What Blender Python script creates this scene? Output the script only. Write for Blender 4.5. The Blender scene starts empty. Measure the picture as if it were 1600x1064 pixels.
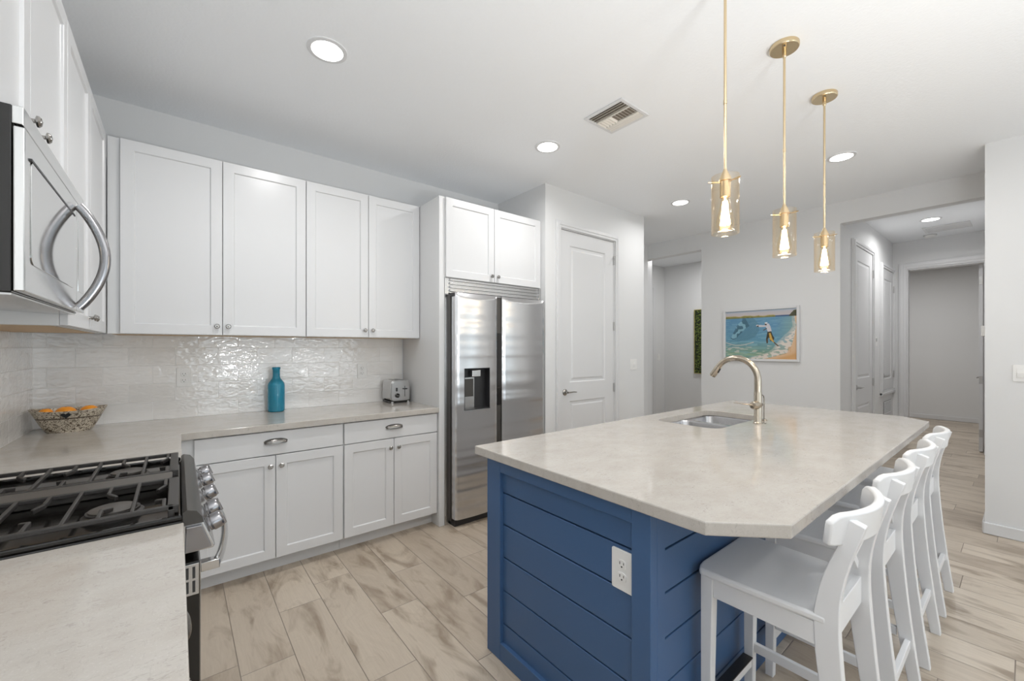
import bpy, bmesh, math, random
from mathutils import Vector, Matrix
random.seed(7)
PI = math.pi
S = bpy.context.scene
COL = S.collection

# ------------------------------------------------------------------ camera, world, exposure
cam_d = bpy.data.cameras.new('camera'); cam = bpy.data.objects.new('camera', cam_d); COL.objects.link(cam)
cam_d.sensor_width = 36; cam_d.lens = 648.5 / 1600 * 36; cam_d.shift_y = 11.5 / 1600
cam_d.clip_start = 0.02; cam_d.clip_end = 100
cam.location = (0, 0, 1.37); cam.rotation_euler = (PI / 2, 0, -math.radians(38.87))
S.camera = cam
S.view_settings.view_transform = 'Standard'; S.view_settings.look = 'None'
S.view_settings.gamma = 1.0; S.view_settings.use_curve_mapping = False
S.view_settings.exposure = -0.04
S.cycles.use_denoising = True
S.cycles.sample_clamp_indirect = 6
S.cycles.max_bounces = 10; S.cycles.diffuse_bounces = 6; S.cycles.glossy_bounces = 5
S.cycles.transmission_bounces = 8; S.cycles.transparent_max_bounces = 12

W = bpy.data.worlds.new('daylight'); S.world = W; W.use_nodes = True
bg = W.node_tree.nodes['Background']
bg.inputs[0].default_value = (0.80, 0.90, 1.0, 1); bg.inputs[1].default_value = 1.2

def area(name, loc, rot, sx, sy, power, color=(1, 1, 1), shape='RECTANGLE', spread=PI):
    d = bpy.data.lights.new(name, 'AREA'); d.shape = shape; d.size = sx
    if shape in ('RECTANGLE', 'ELLIPSE'): d.size_y = sy
    d.energy = power; d.color = color; d.spread = spread
    o = bpy.data.objects.new(name, d); COL.objects.link(o)
    o.location = loc; o.rotation_euler = rot
    return o
# daylight through the living end's glass door; the side light is added fill
WIN_BACK = (0.35, 4.05, 0.10, 2.45)      # x0, x1, z0, z1 in the wall behind the camera
area('daylight_sliding_door', (2.2, -5.68, 1.3), (PI / 2, 0, 0), 3.6, 2.3, 40, (0.90, 0.95, 1.0))
area('added_side_daylight', (4.85, -3.0, 1.5), (PI / 2, 0, PI / 2), 2.3, 1.5, 14, (0.95, 0.975, 1.0))
# added uplights without fixtures, behind the camera, bounce soft fill off the ceiling
for x, y, w in ((0.75, -0.85, 56), (1.9, -1.2, 22), (2.0, -3.4, 25)):
    area('added_uplight', (x, y, 0.95), (PI, 0, 0), 0.5, 0.5, w, (0.96, 0.985, 1.0), 'DISK')
DOWN_W, DOWN_C = 5.6, (1.0, 0.99, 0.975)

# ------------------------------------------------------------------ materials
def mat(name, col=(0.8, 0.8, 0.8), rough=0.5, metal=0.0, **kw):
    m = bpy.data.materials.new(name); m.use_nodes = True
    b = m.node_tree.nodes['Principled BSDF']
    b.inputs['Base Color'].default_value = (*col, 1); b.inputs['Roughness'].default_value = rough
    b.inputs['Metallic'].default_value = metal
    for k, v in kw.items():
        b.inputs[k].default_value = v
    return m
class N:
    """tiny node helper"""
    def __init__(s, m): s.t = m.node_tree; s.b = s.t.nodes['Principled BSDF']
    def n(s, typ, **kw):
        x = s.t.nodes.new(typ)
        for k, v in kw.items(): setattr(x, k, v)
        return x
    def l(s, a, b): s.t.links.new(a, b)
    def val(s, sock, v):
        if hasattr(v, 'is_linked') or isinstance(v, bpy.types.NodeSocket): s.l(v, sock)
        else: sock.default_value = v
    def m(s, op, a, b=None, c=None):
        x = s.n('ShaderNodeMath', operation=op); s.val(x.inputs[0], a)
        if b is not None: s.val(x.inputs[1], b)
        if c is not None: s.val(x.inputs[2], c)
        return x.outputs[0]
    def coord(s, kind='Object'): return s.n('ShaderNodeTexCoord').outputs[kind]
    def sep(s, v):
        x = s.n('ShaderNodeSeparateXYZ'); s.l(v, x.inputs[0]); return x.outputs
    def comb(s, a, b, c):
        x = s.n('ShaderNodeCombineXYZ')
        for i, v in enumerate((a, b, c)): s.val(x.inputs[i], v)
        return x.outputs[0]
    def map(s, v, scale=(1, 1, 1), loc=(0, 0, 0), rot=(0, 0, 0)):
        x = s.n('ShaderNodeMapping'); s.l(v, x.inputs[0])
        x.inputs['Scale'].default_value = scale; x.inputs['Location'].default_value = loc; x.inputs['Rotation'].default_value = rot
        return x.outputs[0]
    def noise(s, v, scale=5, detail=4, rough=0.5, dist=0.0):
        x = s.n('ShaderNodeTexNoise'); s.l(v, x.inputs['Vector'])
        x.inputs['Scale'].default_value = scale; x.inputs['Detail'].default_value = detail
        x.inputs['Roughness'].default_value = rough; x.inputs['Distortion'].default_value = dist
        return x.outputs['Fac']
    def ramp(s, f, stops, interp='LINEAR'):
        x = s.n('ShaderNodeValToRGB'); x.color_ramp.interpolation = interp
        e = x.color_ramp.elements
        while len(e) < len(stops): e.new(0.5)
        for i, (p, c) in enumerate(stops):
            e[i].position = p; e[i].color = (*c, 1) if hasattr(c, '__len__') else (c, c, c, 1)
        s.l(f, x.inputs[0]); return x.outputs[0]
    def mix(s, f, a, b, mode='MIX'):
        x = s.n('ShaderNodeMix', data_type='RGBA', blend_type=mode)
        s.val(x.inputs[0], f)
        for sock, v in ((x.inputs[6], a), (x.inputs[7], b)):
            if isinstance(v, bpy.types.NodeSocket): s.l(v, sock)
            else: sock.default_value = (*v, 1)
        return x.outputs[2]
    def bump(s, h, strength=0.3, dist=0.01):
        x = s.n('ShaderNodeBump'); x.inputs['Strength'].default_value = strength
        x.inputs['Distance'].default_value = dist; s.l(h, x.inputs['Height']); s.l(x.outputs[0], s.b.inputs['Normal'])
        return x
    def base(s, c): s.l(c, s.b.inputs['Base Color'])

M = {}
def paint(name, col, rough, scale=90, amt=0.06):
    m = mat(name, col, rough); n = N(m); n.bump(n.noise(n.coord(), scale, 3), amt, 0.004); return m
M['wall'] = paint('wall_paint', (0.70, 0.705, 0.71), 0.75)
M['ceiling'] = paint('ceiling_paint', (0.84, 0.86, 0.885), 0.85, 70, 0.35)
M['trim'] = paint('trim_paint', (0.67, 0.675, 0.685), 0.35, 30, 0.02)
M['cabinet'] = paint('cabinet_lacquer', (0.67, 0.675, 0.685), 0.28, 20, 0.015)
M['cabinet_box'] = paint('cabinet_side', (0.70, 0.705, 0.71), 0.4, 20, 0.015)
M['raw_ply'] = mat('cabinet_underside_ply', (0.62, 0.45, 0.28), 0.6)
M['stool'] = paint('stool_paint', (0.78, 0.785, 0.795), 0.3, 25, 0.02)
M['blue'] = paint('island_blue_paint', (0.050, 0.114, 0.242), 0.42, 60, 0.03)
M['groove'] = mat('plank_gap', (0.012, 0.03, 0.08), 0.7)
M['black'] = mat('black_enamel', (0.012, 0.011, 0.010), 0.12)
M['iron'] = paint('cast_iron', (0.035, 0.032, 0.030), 0.42, 300, 0.15)
M['griddle'] = mat('griddle_coating', (0.13, 0.12, 0.11), 0.38, 0.5)
M['dark'] = mat('dark_plastic', (0.025, 0.025, 0.027), 0.4)
M['rubber'] = mat('black_rubber', (0.015, 0.013, 0.012), 0.35)
M['grey_metal'] = mat('grey_painted_steel', (0.085, 0.08, 0.075), 0.38, 0.6)
M['duct'] = mat('vent_duct_interior', (0.22, 0.19, 0.155), 0.8)
M['vent'] = mat('vent_enamel', (0.78, 0.75, 0.70), 0.4)
M['hinge'] = mat('hinge_steel', (0.50, 0.50, 0.50), 0.35, 0.9)
M['nickel'] = mat('satin_nickel', (0.40, 0.385, 0.365), 0.2, 1.0)
M['faucet'] = mat('brushed_champagne_nickel', (0.50, 0.44, 0.36), 0.24, 1.0)
M['brass'] = mat('satin_brass', (0.70, 0.56, 0.36), 0.26, 1.0)
M['darksteel'] = mat('dark_stainless', (0.33, 0.325, 0.335), 0.22, 1.0)
M['chrome'] = mat('polished_steel', (0.60, 0.60, 0.60), 0.12, 1.0)
M['plate'] = mat('white_plastic', (0.78, 0.78, 0.77), 0.3)
M['slot'] = mat('socket_slot', (0.03, 0.03, 0.03), 0.5)
M['orange'] = mat('orange_peel', (0.90, 0.33, 0.02), 0.4); N(M['orange']).bump(N(M['orange']).noise(N(M['orange']).coord(), 260, 2), 0.3, 0.002)

def steel(name, col, rough, axis, strength=0.05, wav=0.0):
    m = mat(name, col, rough, 1.0); n = N(m); c = n.coord()
    sc = {'x': (2, 900, 900), 'z': (900, 900, 2), 'xz': (6, 6, 700)}[axis]
    g = n.noise(n.map(c, sc), 1, 2)
    n.l(n.m('MULTIPLY_ADD', g, 0.14, rough - 0.07), n.b.inputs['Roughness'])
    h = g
    if wav:
        h = n.m('MULTIPLY_ADD', n.noise(n.map(c, (0.12, 0.12, 9)), 1, 1), wav, n.m('MULTIPLY', g, 0.004))
    n.bump(h, strength, 0.01)
    return m
M['steel'] = steel('brushed_stainless', (0.60, 0.60, 0.60), 0.22, 'x')
M['fridge'] = steel('fridge_stainless', (0.62, 0.62, 0.63), 0.24, 'x', 1.0, 1.3)
M['sink'] = steel('sink_stainless', (0.52, 0.52, 0.53), 0.25, 'z')
M['mirror_steel'] = mat('microwave_door_steel', (0.68, 0.68, 0.67), 0.14, 1.0)
M['mwglass'] = mat('microwave_window_glass', (0.62, 0.62, 0.61), 0.05, 1.0)

def quartz():
    m = mat('white_quartz', (0.65, 0.62, 0.58), 0.10); n = N(m); c = n.coord()
    a = n.noise(n.map(c, (1, 1.6, 1), rot=(0, 0, 0.5)), 7, 6, 0.7, 0.3)
    b = n.noise(n.map(c, (1, 2.6, 1), rot=(0, 0, 0.5)), 46, 5, 0.7, 1.2)
    b2 = n.noise(n.map(c, (2.2, 1, 1), rot=(0, 0, 0.2)), 75, 4, 0.7, 0.8)
    f = n.noise(c, 300, 2)
    basec = n.ramp(a, [(0.30, (0.45, 0.415, 0.375)), (0.62, (0.505, 0.478, 0.442))])
    gate = n.ramp(n.noise(n.map(c, (1, 2, 1), rot=(0, 0, 0.5)), 10, 3), [(0.45, 0.0), (0.60, 1.0)])
    fl = n.ramp(b, [(0.38, 1.0), (0.44, 0.0)]); fl2 = n.ramp(b2, [(0.36, 1.0), (0.42, 0.0)])
    c1 = n.mix(n.m('MULTIPLY', n.m('MULTIPLY', fl, gate), 0.55), basec, (0.31, 0.285, 0.26))
    c1 = n.mix(n.m('MULTIPLY', fl2, 0.35), c1, (0.37, 0.34, 0.31))
    c2 = n.mix(n.ramp(f, [(0.60, 0.0), (0.70, 0.22)]), c1, (0.68, 0.67, 0.65))
    n.base(c2); n.b.inputs['Specular IOR Level'].default_value = 0.55
    return m
M['quartz'] = quartz()

def tiles(axis):
    m = mat('glazed_subway_tile_' + axis, (0.7, 0.68, 0.65), 0.06); n = N(m)
    x, y, z = n.sep(n.coord())
    u = n.m('ADD', x if axis == 'x' else y, 10.0 - 0.413 + 0.826 + 0.0145)
    v = n.m('ADD', z, -0.914 + 1.14)
    bt = n.n('ShaderNodeTexBrick'); bt.offset = 0.5; bt.offset_frequency = 2; bt.squash = 1
    bt.inputs['Scale'].default_value = 1; bt.inputs['Mortar Size'].default_value = 0.0016
    bt.inputs['Mortar Smooth'].default_value = 0.25; bt.inputs['Bias'].default_value = 0
    bt.inputs['Brick Width'].default_value = 0.2265; bt.inputs['Row Height'].default_value = 0.114
    bt.inputs['Color1'].default_value = (0.0, 0, 0, 1); bt.inputs['Color2'].default_value = (1, 1, 1, 1)
    bt.inputs['Mortar'].default_value = (0.5, 0.5, 0.5, 1)
    n.l(n.comb(u, v, 0.0), bt.inputs['Vector'])
    tone = n.mix(bt.outputs['Color'], (0.78, 0.765, 0.745), (0.84, 0.83, 0.815))
    n.base(n.mix(bt.outputs['Fac'], tone, (0.82, 0.82, 0.81)))
    # hand-made glaze: a few lumps per tile, different on each
    sh = n.comb(n.m('MULTIPLY_ADD', bt.outputs['Color'], 7.0, u), v, n.m('MULTIPLY', bt.outputs['Color'], 3.0))
    lump = n.noise(n.map(sh, (1, 1.9, 1)), 24, 0.6, 0.4, 0.8)
    big = n.noise(n.map(sh, (1, 1.6, 1)), 8, 1)
    h = n.m('ADD', n.m('MULTIPLY', lump, 0.35), n.m('MULTIPLY', big, 0.5))
    h = n.m('SUBTRACT', h, n.m('MULTIPLY', bt.outputs['Fac'], 0.25))
    n.bump(h, 0.7, 0.0065)
    n.b.inputs['Specular IOR Level'].default_value = 1.0
    n.l(n.m('MULTIPLY_ADD', bt.outputs['Fac'], 0.4, 0.05), n.b.inputs['Roughness'])
    return m
M['tile_x'] = tiles('x'); M['tile_y'] = tiles('y')

def floor_mat():
    m = mat('wood_look_floor_tile', (0.5, 0.4, 0.3), 0.32); n = N(m)
    x, y, z = n.sep(n.coord())
    WD, LN = 0.2045, 0.906
    xs = n.m('DIVIDE', n.m('ADD', x, 0.0), WD); k = n.m('FLOOR', xs); fx = n.m('SUBTRACT', xs, k)
    offs = [2.135, 2.96, 2.425, 2.59, 2.09, 2.415, 2.85, 2.31, 2.67, 2.2, 2.5, 2.95, 2.35, 2.75, 2.15, 2.6]
    stops = [((i + 0.02) / 16 if i else 0.0, (o % LN) / LN) for i, o in enumerate(offs)]
    kk = n.m('DIVIDE', n.m('ADD', n.m('FLOORED_MODULO', k, 16.0), 0.5), 16.0)
    off = n.ramp(kk, stops, 'CONSTANT')
    ys = n.m('SUBTRACT', n.m('DIVIDE', y, LN), off); j = n.m('FLOOR', ys); fy = n.m('SUBTRACT', ys, j)
    dx = n.m('MULTIPLY', n.m('MINIMUM', fx, n.m('SUBTRACT', 1.0, fx)), WD)
    dy = n.m('MULTIPLY', n.m('MINIMUM', fy, n.m('SUBTRACT', 1.0, fy)), LN)
    d = n.m('MINIMUM', dx, dy)
    grout = n.m('LESS_THAN', d, 0.0017)
    wn = n.n('ShaderNodeTexWhiteNoise', noise_dimensions='2D'); n.l(n.comb(k, j, 0.0), wn.inputs['Vector'])
    r = wn.outputs['Value']; r3 = wn.outputs['Color']
    rr = n.sep(r3)
    p = n.comb(n.m('MULTIPLY_ADD', r, 31.0, x), n.m('MULTIPLY_ADD', rr[1], 17.0, y), n.m('MULTIPLY', rr[2], 9.0))
    warp = n.noise(n.map(p, (1.0, 0.55, 1)), 3.2, 3, 0.5, 0.4)
    pw = n.comb(n.m('MULTIPLY_ADD', warp, 0.55, n.sep(p)[0]), n.sep(p)[1], 0.0)
    grain = n.noise(n.map(pw, (26, 1.5, 1)), 1.0, 6, 0.62, 0.3)
    fine = n.noise(n.map(p, (140, 7, 1)), 1.0, 3, 0.6)
    blotch = n.noise(n.map(p, (7.5, 2.2, 1)), 1.0, 4, 0.55, 0.9)
    base = n.ramp(n.m('MULTIPLY_ADD', r, 0.5, n.m('MULTIPLY', grain, 0.5)),
                  [(0.15, (0.36, 0.295, 0.23)), (0.5, (0.51, 0.435, 0.35)), (0.85, (0.60, 0.52, 0.425))])
    dark = n.ramp(n.m('MULTIPLY_ADD', blotch, 0.75, n.m('MULTIPLY', grain, 0.25)), [(0.50, 0.0), (0.63, 0.85)])
    c = n.mix(dark, base, (0.25, 0.19, 0.135))
    ring = n.ramp(n.m('ABSOLUTE', n.m('SINE', n.m('MULTIPLY', grain, 26.0))), [(0.0, 0.45), (0.16, 0.0)])
    c = n.mix(n.m('MULTIPLY', ring, 0.5), c, (0.36, 0.28, 0.21))
    c = n.mix(n.m('MULTIPLY', n.ramp(fine, [(0.35, 1.0), (0.6, 0.0)]), 0.18), c, (0.36, 0.29, 0.22))
    c = n.mix(grout, c, (0.26, 0.215, 0.175))
    n.base(c)
    n.bump(n.m('MINIMUM', d, 0.003), 0.5, 1.0)
    n.b.inputs['Specular IOR Level'].default_value = 0.45
    return m
M['floor'] = floor_mat()

def glass(name, tint, edge, strength=1.0):
    """thin glass: clear (tinted) in the middle, reflecting and denser at grazing angles"""
    m = bpy.data.materials.new(name); m.use_nodes = True; t = m.node_tree; t.nodes.clear()
    out = t.nodes.new('ShaderNodeOutputMaterial'); tr = t.nodes.new('ShaderNodeBsdfTransparent')
    gl = t.nodes.new('ShaderNodeBsdfGlossy'); gl.inputs['Roughness'].default_value = 0.03
    gl.inputs['Color'].default_value = (1, 1, 1, 1)
    lw = t.nodes.new('ShaderNodeLayerWeight'); lw.inputs[0].default_value = 0.25
    mx = t.nodes.new('ShaderNodeMix'); mx.data_type = 'RGBA'
    mx.inputs[6].default_value = (*tint, 1); mx.inputs[7].default_value = (*edge, 1)
    t.links.new(lw.outputs['Facing'], mx.inputs[0]); t.links.new(mx.outputs[2], tr.inputs[0])
    pw = t.nodes.new('ShaderNodeMath'); pw.operation = 'POWER'; pw.inputs[1].default_value = 4.0
    fr = t.nodes.new('ShaderNodeMath'); fr.operation = 'MULTIPLY_ADD'; fr.inputs[1].default_value = 0.6; fr.inputs[2].default_value = 0.04
    lf = t.nodes.new('ShaderNodeLayerWeight'); lf.inputs[0].default_value = 0.5
    t.links.new(lf.outputs['Facing'], pw.inputs[0]); t.links.new(pw.outputs[0], fr.inputs[0])
    ms = t.nodes.new('ShaderNodeMixShader')
    t.links.new(fr.outputs[0], ms.inputs[0]); t.links.new(tr.outputs[0], ms.inputs[1]); t.links.new(gl.outputs[0], ms.inputs[2])
    t.links.new(ms.outputs[0], out.inputs[0])
    return m
M['pane'] = glass('window_pane', (0.96, 0.98, 0.98), (0.8, 0.85, 0.85))
M['amber'] = glass('amber_shade_glass', (0.985, 0.96, 0.915), (0.95, 0.84, 0.68))
M['bulbglass'] = glass('bulb_glass', (1.0, 0.97, 0.91), (0.97, 0.88, 0.70))
M['blueglass'] = mat('blue_bottle_glass', (0.05, 0.42, 0.60), 0.06, 0.0, **{'Transmission Weight': 0.55, 'IOR': 1.45})
def emit(name, col, s):
    m = mat(name, col, 0.5); b = m.node_tree.nodes['Principled BSDF']
    b.inputs['Emission Color'].default_value = (*col, 1); b.inputs['Emission Strength'].default_value = s
    return m
M['lamp'] = emit('downlight_lens', (1.0, 0.985, 0.96), 5)
M['filament'] = emit('glowing_filament', (1.0, 0.84, 0.58), 10)
M['hoodlamp'] = emit('cooktop_lamp', (1.0, 0.85, 0.6), 3)

# ------------------------------------------------------------------ mesh helpers
def new(name, bm, m, parent=None, smooth=False, bevel=0, seg=2, loc=None, rotz=None, autosmooth=True):
    bmesh.ops.recalc_face_normals(bm, faces=bm.faces)
    me = bpy.data.meshes.new(name); bm.to_mesh(me); bm.free()
    for mm in (m if isinstance(m, (list, tuple)) else [m]): me.materials.append(mm)
    o = bpy.data.objects.new(name, me); COL.objects.link(o)
    if smooth:
        for p in me.polygons: p.use_smooth = True
        me.set_sharp_from_angle(angle=math.radians(40))
    if bevel:
        b = o.modifiers.new('bevel', 'BEVEL'); b.width = bevel; b.segments = seg; b.limit_method = 'ANGLE'
        b.angle_limit = math.radians(40); b.harden_normals = False
    if parent is not None: o.parent = parent
    if loc is not None: o.location = loc
    if rotz is not None: o.rotation_euler[2] = rotz
    return o
def B(): return bmesh.new()
def box(bm, x0, x1, y0, y1, z0, z1, mi=0):
    vs = [bm.verts.new(p) for p in ((x0, y0, z0), (x1, y0, z0), (x1, y1, z0), (x0, y1, z0), (x0, y0, z1), (x1, y0, z1), (x1, y1, z1), (x0, y1, z1))]
    for f in ((0, 3, 2, 1), (4, 5, 6, 7), (0, 1, 5, 4), (1, 2, 6, 5), (2, 3, 7, 6), (3, 0, 4, 7)):
        fc = bm.faces.new([vs[i] for i in f]); fc.material_index = mi
    return vs
def bx(name, x0, x1, y0, y1, z0, z1, m, parent=None, bevel=0, **k):
    bm = B(); box(bm, x0, x1, y0, y1, z0, z1); return new(name, bm, m, parent, bevel=bevel, **k)
def loft(bm, rings, cap0=True, cap1=True, mi=0, closed=False):
    R = [[bm.verts.new(p) for p in r] for r in rings]; n = len(R[0])
    prs = list(zip(R[:-1], R[1:])) + ([(R[-1], R[0])] if closed else [])
    for a, b in prs:
        for i in range(n):
            f = bm.faces.new((a[i], a[(i + 1) % n], b[(i + 1) % n], b[i])); f.material_index = mi
    if cap0 and not closed: bm.faces.new(R[0][::-1]).material_index = mi
    if cap1 and not closed: bm.faces.new(R[-1]).material_index = mi
def lathe(bm, prof, cx=0, cy=0, cz=0, n=32, axis='z', mi=0, cap0=True, cap1=True, sx=1, sy=1):
    rings = []
    for r, h in prof:
        ring = []
        for i in range(n):
            a = 2 * PI * i / n; u, v = r * math.cos(a) * sx, r * math.sin(a) * sy
            p = {'z': (u, v, h), 'x': (h, u, v), 'y': (u, h, v)}[axis]
            ring.append((p[0] + cx, p[1] + cy, p[2] + cz))
        rings.append(ring)
    loft(bm, rings, cap0, cap1, mi)
def tube(bm, pts, r, n=12, closed=False, mi=0, flat=None, up0=None):
    """sweep along points; r number or list; flat=(a,b) gives a rounded-rect/ellipse section"""
    P = [Vector(p) for p in pts]; rings = []; up = Vector(up0) if up0 else None; N_ = len(P)
    for i, p in enumerate(P):
        if closed: t = (P[(i + 1) % N_] - P[i - 1]).normalized()
        else: t = (P[min(i + 1, N_ - 1)] - P[max(i - 1, 0)]).normalized()
        if up is None: up = Vector((0, 0, 1)) if abs(t.z) < 0.9 else Vector((1, 0, 0))
        s = t.cross(up).normalized(); u = s.cross(t).normalized(); up = u
        rr = r[i] if isinstance(r, (list, tuple)) else r
        fa, fb = flat if flat else (1, 1)
        rings.append([p + s * math.cos(2 * PI * j / n) * rr * fa + u * math.sin(2 * PI * j / n) * rr * fb for j in range(n)])
    loft(bm, rings, mi=mi, closed=closed)
def bar(bm, a, b, w, h, up=(0, 0, 1), mi=0, w2=None, h2=None):
    a, b = Vector(a), Vector(b); t = (b - a).normalized(); u0 = Vector(up)
    s = t.cross(u0).normalized(); u = s.cross(t).normalized()
    w2 = w2 or w; h2 = h2 or h
    r = []
    for p, ww, hh in ((a, w, h), (b, w2, h2)):
        r.append([p - s * ww / 2 - u * hh / 2, p + s * ww / 2 - u * hh / 2, p + s * ww / 2 + u * hh / 2, p - s * ww / 2 + u * hh / 2])
    loft(bm, r, mi=mi)
def prism(bm, poly, a, b, axis='z', mi=0):
    def P(u, v, w): return {'z': (u, v, w), 'x': (w, u, v), 'y': (u, w, v)}[axis]
    loft(bm, [[P(u, v, a) for u, v in poly], [P(u, v, b) for u, v in poly]], mi=mi)
def rrect(x0, x1, y0, y1, r, n=6):
    out = []
    for cx, cy, a0 in ((x1 - r, y1 - r, 0), (x0 + r, y1 - r, 90), (x0 + r, y0 + r, 180), (x1 - r, y0 + r, 270)):
        for i in range(n + 1):
            a = math.radians(a0 + 90 * i / n); out.append((cx + r * math.cos(a), cy + r * math.sin(a)))
    return out
def slab(bm, outer, holes, z0, z1):
    loops = []
    for poly in [outer] + holes:
        vs = [bm.verts.new((x, y, z0)) for x, y in poly]
        loops += [bm.edges.new((vs[i], vs[(i + 1) % len(vs)])) for i in range(len(vs))]
    bmesh.ops.triangle_fill(bm, edges=loops, use_beauty=True)
    r = bmesh.ops.extrude_face_region(bm, geom=bm.faces[:])
    bmesh.ops.translate(bm, verts=[v for v in r['geom'] if isinstance(v, bmesh.types.BMVert)], vec=(0, 0, z1 - z0))

def tag(o, label=None, cat=None, group=None, kind=None):
    for k, v in (('label', label), ('category', cat), ('group', group), ('kind', kind)):
        if v: o[k] = v
    return o
def thing(name, label, cat, loc=(0, 0, 0), rotz=0, group=None):
    o = bpy.data.objects.new(name, None); COL.objects.link(o); o.empty_display_size = 0.1
    o.location = loc; o.rotation_euler = (0, 0, rotz); return tag(o, label, cat, group)
def kids(o): return [c for c in COL.objects if c.parent == o]
def copy_tree(o, parent=None):
    c = o.copy(); COL.objects.link(c)
    if parent is not None: c.parent = parent
    for ch in kids(o): copy_tree(ch, c)
    return c
def struct(name, bm, m, **k):
    o = new(name, bm, m, **k); o['kind'] = 'structure'; return o
def sbox(name, x0, x1, y0, y1, z0, z1, m, **k):
    bm = B(); box(bm, x0, x1, y0, y1, z0, z1); return struct(name, bm, m, **k)

# a framed panel, front towards -y: grid cells listed in `panels` get stepped rings [(inset, depth), ...]
def panel_slab(bm, xs, zs, t, panels, rings, mi=0):
    def q(pts): bm.faces.new([bm.verts.new(p) for p in pts]).material_index = mi
    for i in range(len(xs) - 1):
        for j in range(len(zs) - 1):
            x0, x1, z0, z1 = xs[i], xs[i + 1], zs[j], zs[j + 1]
            if (i, j) in panels:
                R = [(0, 0)] + rings; prev = None
                for ins, dep in R:
                    cur = [(x0 + ins, -t + dep, z0 + ins), (x1 - ins, -t + dep, z0 + ins), (x1 - ins, -t + dep, z1 - ins), (x0 + ins, -t + dep, z1 - ins)]
                    if prev:
                        for k in range(4): q((prev[k], prev[(k + 1) % 4], cur[(k + 1) % 4], cur[k]))
                    prev = cur
                q(prev)
            else: q(((x0, -t, z0), (x1, -t, z0), (x1, -t, z1), (x0, -t, z1)))
    X0, X1, Z0, Z1 = xs[0], xs[-1], zs[0], zs[-1]
    q(((X0, 0, Z0), (X0, 0, Z1), (X1, 0, Z1), (X1, 0, Z0)))
    # edge strips share the grid cuts so that the shell welds shut
    for i in range(len(xs) - 1):
        for Z in (Z0, Z1): q(((xs[i], 0, Z), (xs[i + 1], 0, Z), (xs[i + 1], -t, Z), (xs[i], -t, Z)))
    for j in range(len(zs) - 1):
        for X in (X0, X1): q(((X, 0, zs[j]), (X, 0, zs[j + 1]), (X, -t, zs[j + 1]), (X, -t, zs[j])))
    bmesh.ops.remove_doubles(bm, verts=bm.verts, dist=1e-5)

def knob(parent, x, y, z, r=0.0145, m='nickel'):
    bm = B(); lathe(bm, [(0.0065, 0), (0.005, -0.006), (0.0055, -0.013), (r, -0.017), (r, -0.021), (r * 0.72, -0.025), (r * 0.7, -0.0235), (r * 0.45, -0.0235), (r * 0.4, -0.0265), (0.001, -0.028)], x, y, z, 20, 'y')
    return new('knob', bm, M[m], parent, smooth=True)
def shaker(name, parent, x0, x1, z0, z1, y, rail=0.057, t=0.02, knob_at=None):
    bm = B(); panel_slab(bm, [x0, x0 + rail, x1 - rail, x1], [z0, z0 + rail, z1 - rail, z1], t, {(1, 1)}, [(0.004, 0.0085)])
    for v in bm.verts: v.co.y += y
    o = new(name, bm, M['cabinet'], parent, bevel=0.0012, seg=1)
    if knob_at: knob(o, knob_at[0], y - t, knob_at[1])
    return o
def cup_pull(parent, x, y, z, w=0.062, h=0.019):
    bm = B(); rings = []
    for i in range(13):                       # ribbed half-dome, open below
        a = PI * i / 12; cx = -math.cos(a) * w; s = math.sin(a) ** 0.6
        rings.append([(x + cx, y - 0.003 - 0.024 * s * math.sin(b), z - h * 0.55 + (h * 1.35 * s + 0.002) * math.cos(b)) for b in [PI * 0.5 * k / 6 for k in range(7)]])
    R = [[bm.verts.new(p) for p in r] for r in rings]
    for a, b in zip(R[:-1], R[1:]):
        for k in range(6): bm.faces.new((a[k], a[k + 1], b[k + 1], b[k]))
    bmesh.ops.solidify(bm, geom=bm.faces[:], thickness=0.002)
    lathe(bm, [(1.0, -0.003), (1.0, -0.0001)], x, y, z, 24, 'y', sx=w * 1.04, sy=h * 0.95)
    return new('cup_pull', bm, M['nickel'], parent, smooth=True)

# ------------------------------------------------------------------ setting
CZ, YB, XL, XF, YP = 2.875, 3.475, -0.635, 5.35, 2.76
sbox('floor', -0.755, 11.5, -5.62, 4.5, -0.1, 0, M['floor'])
sbox('ceiling', -0.755, 11.5, -5.62, 4.5, CZ, CZ + 0.1, M['ceiling'])
sbox('wall_left', -0.755, XL, -5.5, YB, 0, CZ, M['wall'])
sbox('wall_back', -0.755, XF, YB, YB + 0.12, 0, CZ, M['wall'])
# pantry: side wall towards the cabinets, front wall with the door opening
sbox('wall_pantry_side', 2.615, 2.715, YP + 0.1, YB, 0, CZ, M['wall'])
bm = B(); DX0, DX1, DZ = 2.815, 3.625, 2.497
box(bm, 2.615, DX0 - 0.012, YP, YP + 0.1, 0, CZ); box(bm, DX1 + 0.012, 4.17, YP, YP + 0.1, 0, CZ); box(bm, DX0 - 0.012, DX1 + 0.012, YP, YP + 0.1, DZ + 0.01, CZ)
struct('wall_pantry', bm, M['wall'])
sbox('wall_pantry_end', 4.07, 4.17, YP + 0.1, YB, 0, CZ, M['wall'])
# far wall with a doorway (left) and the hall opening (right)
bm = B(); box(bm, XF, XF + 0.12, 1.215, 2.68, 0, CZ); box(bm, XF, XF + 0.12, 2.68, 3.50, 2.66, CZ); box(bm, XF, XF + 0.12, 0.195, 1.215, 2.66, CZ); box(bm, XF, XF + 0.12, 3.50, 4.38, 0, CZ)
struct('wall_far', bm, M['wall'])
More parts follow.
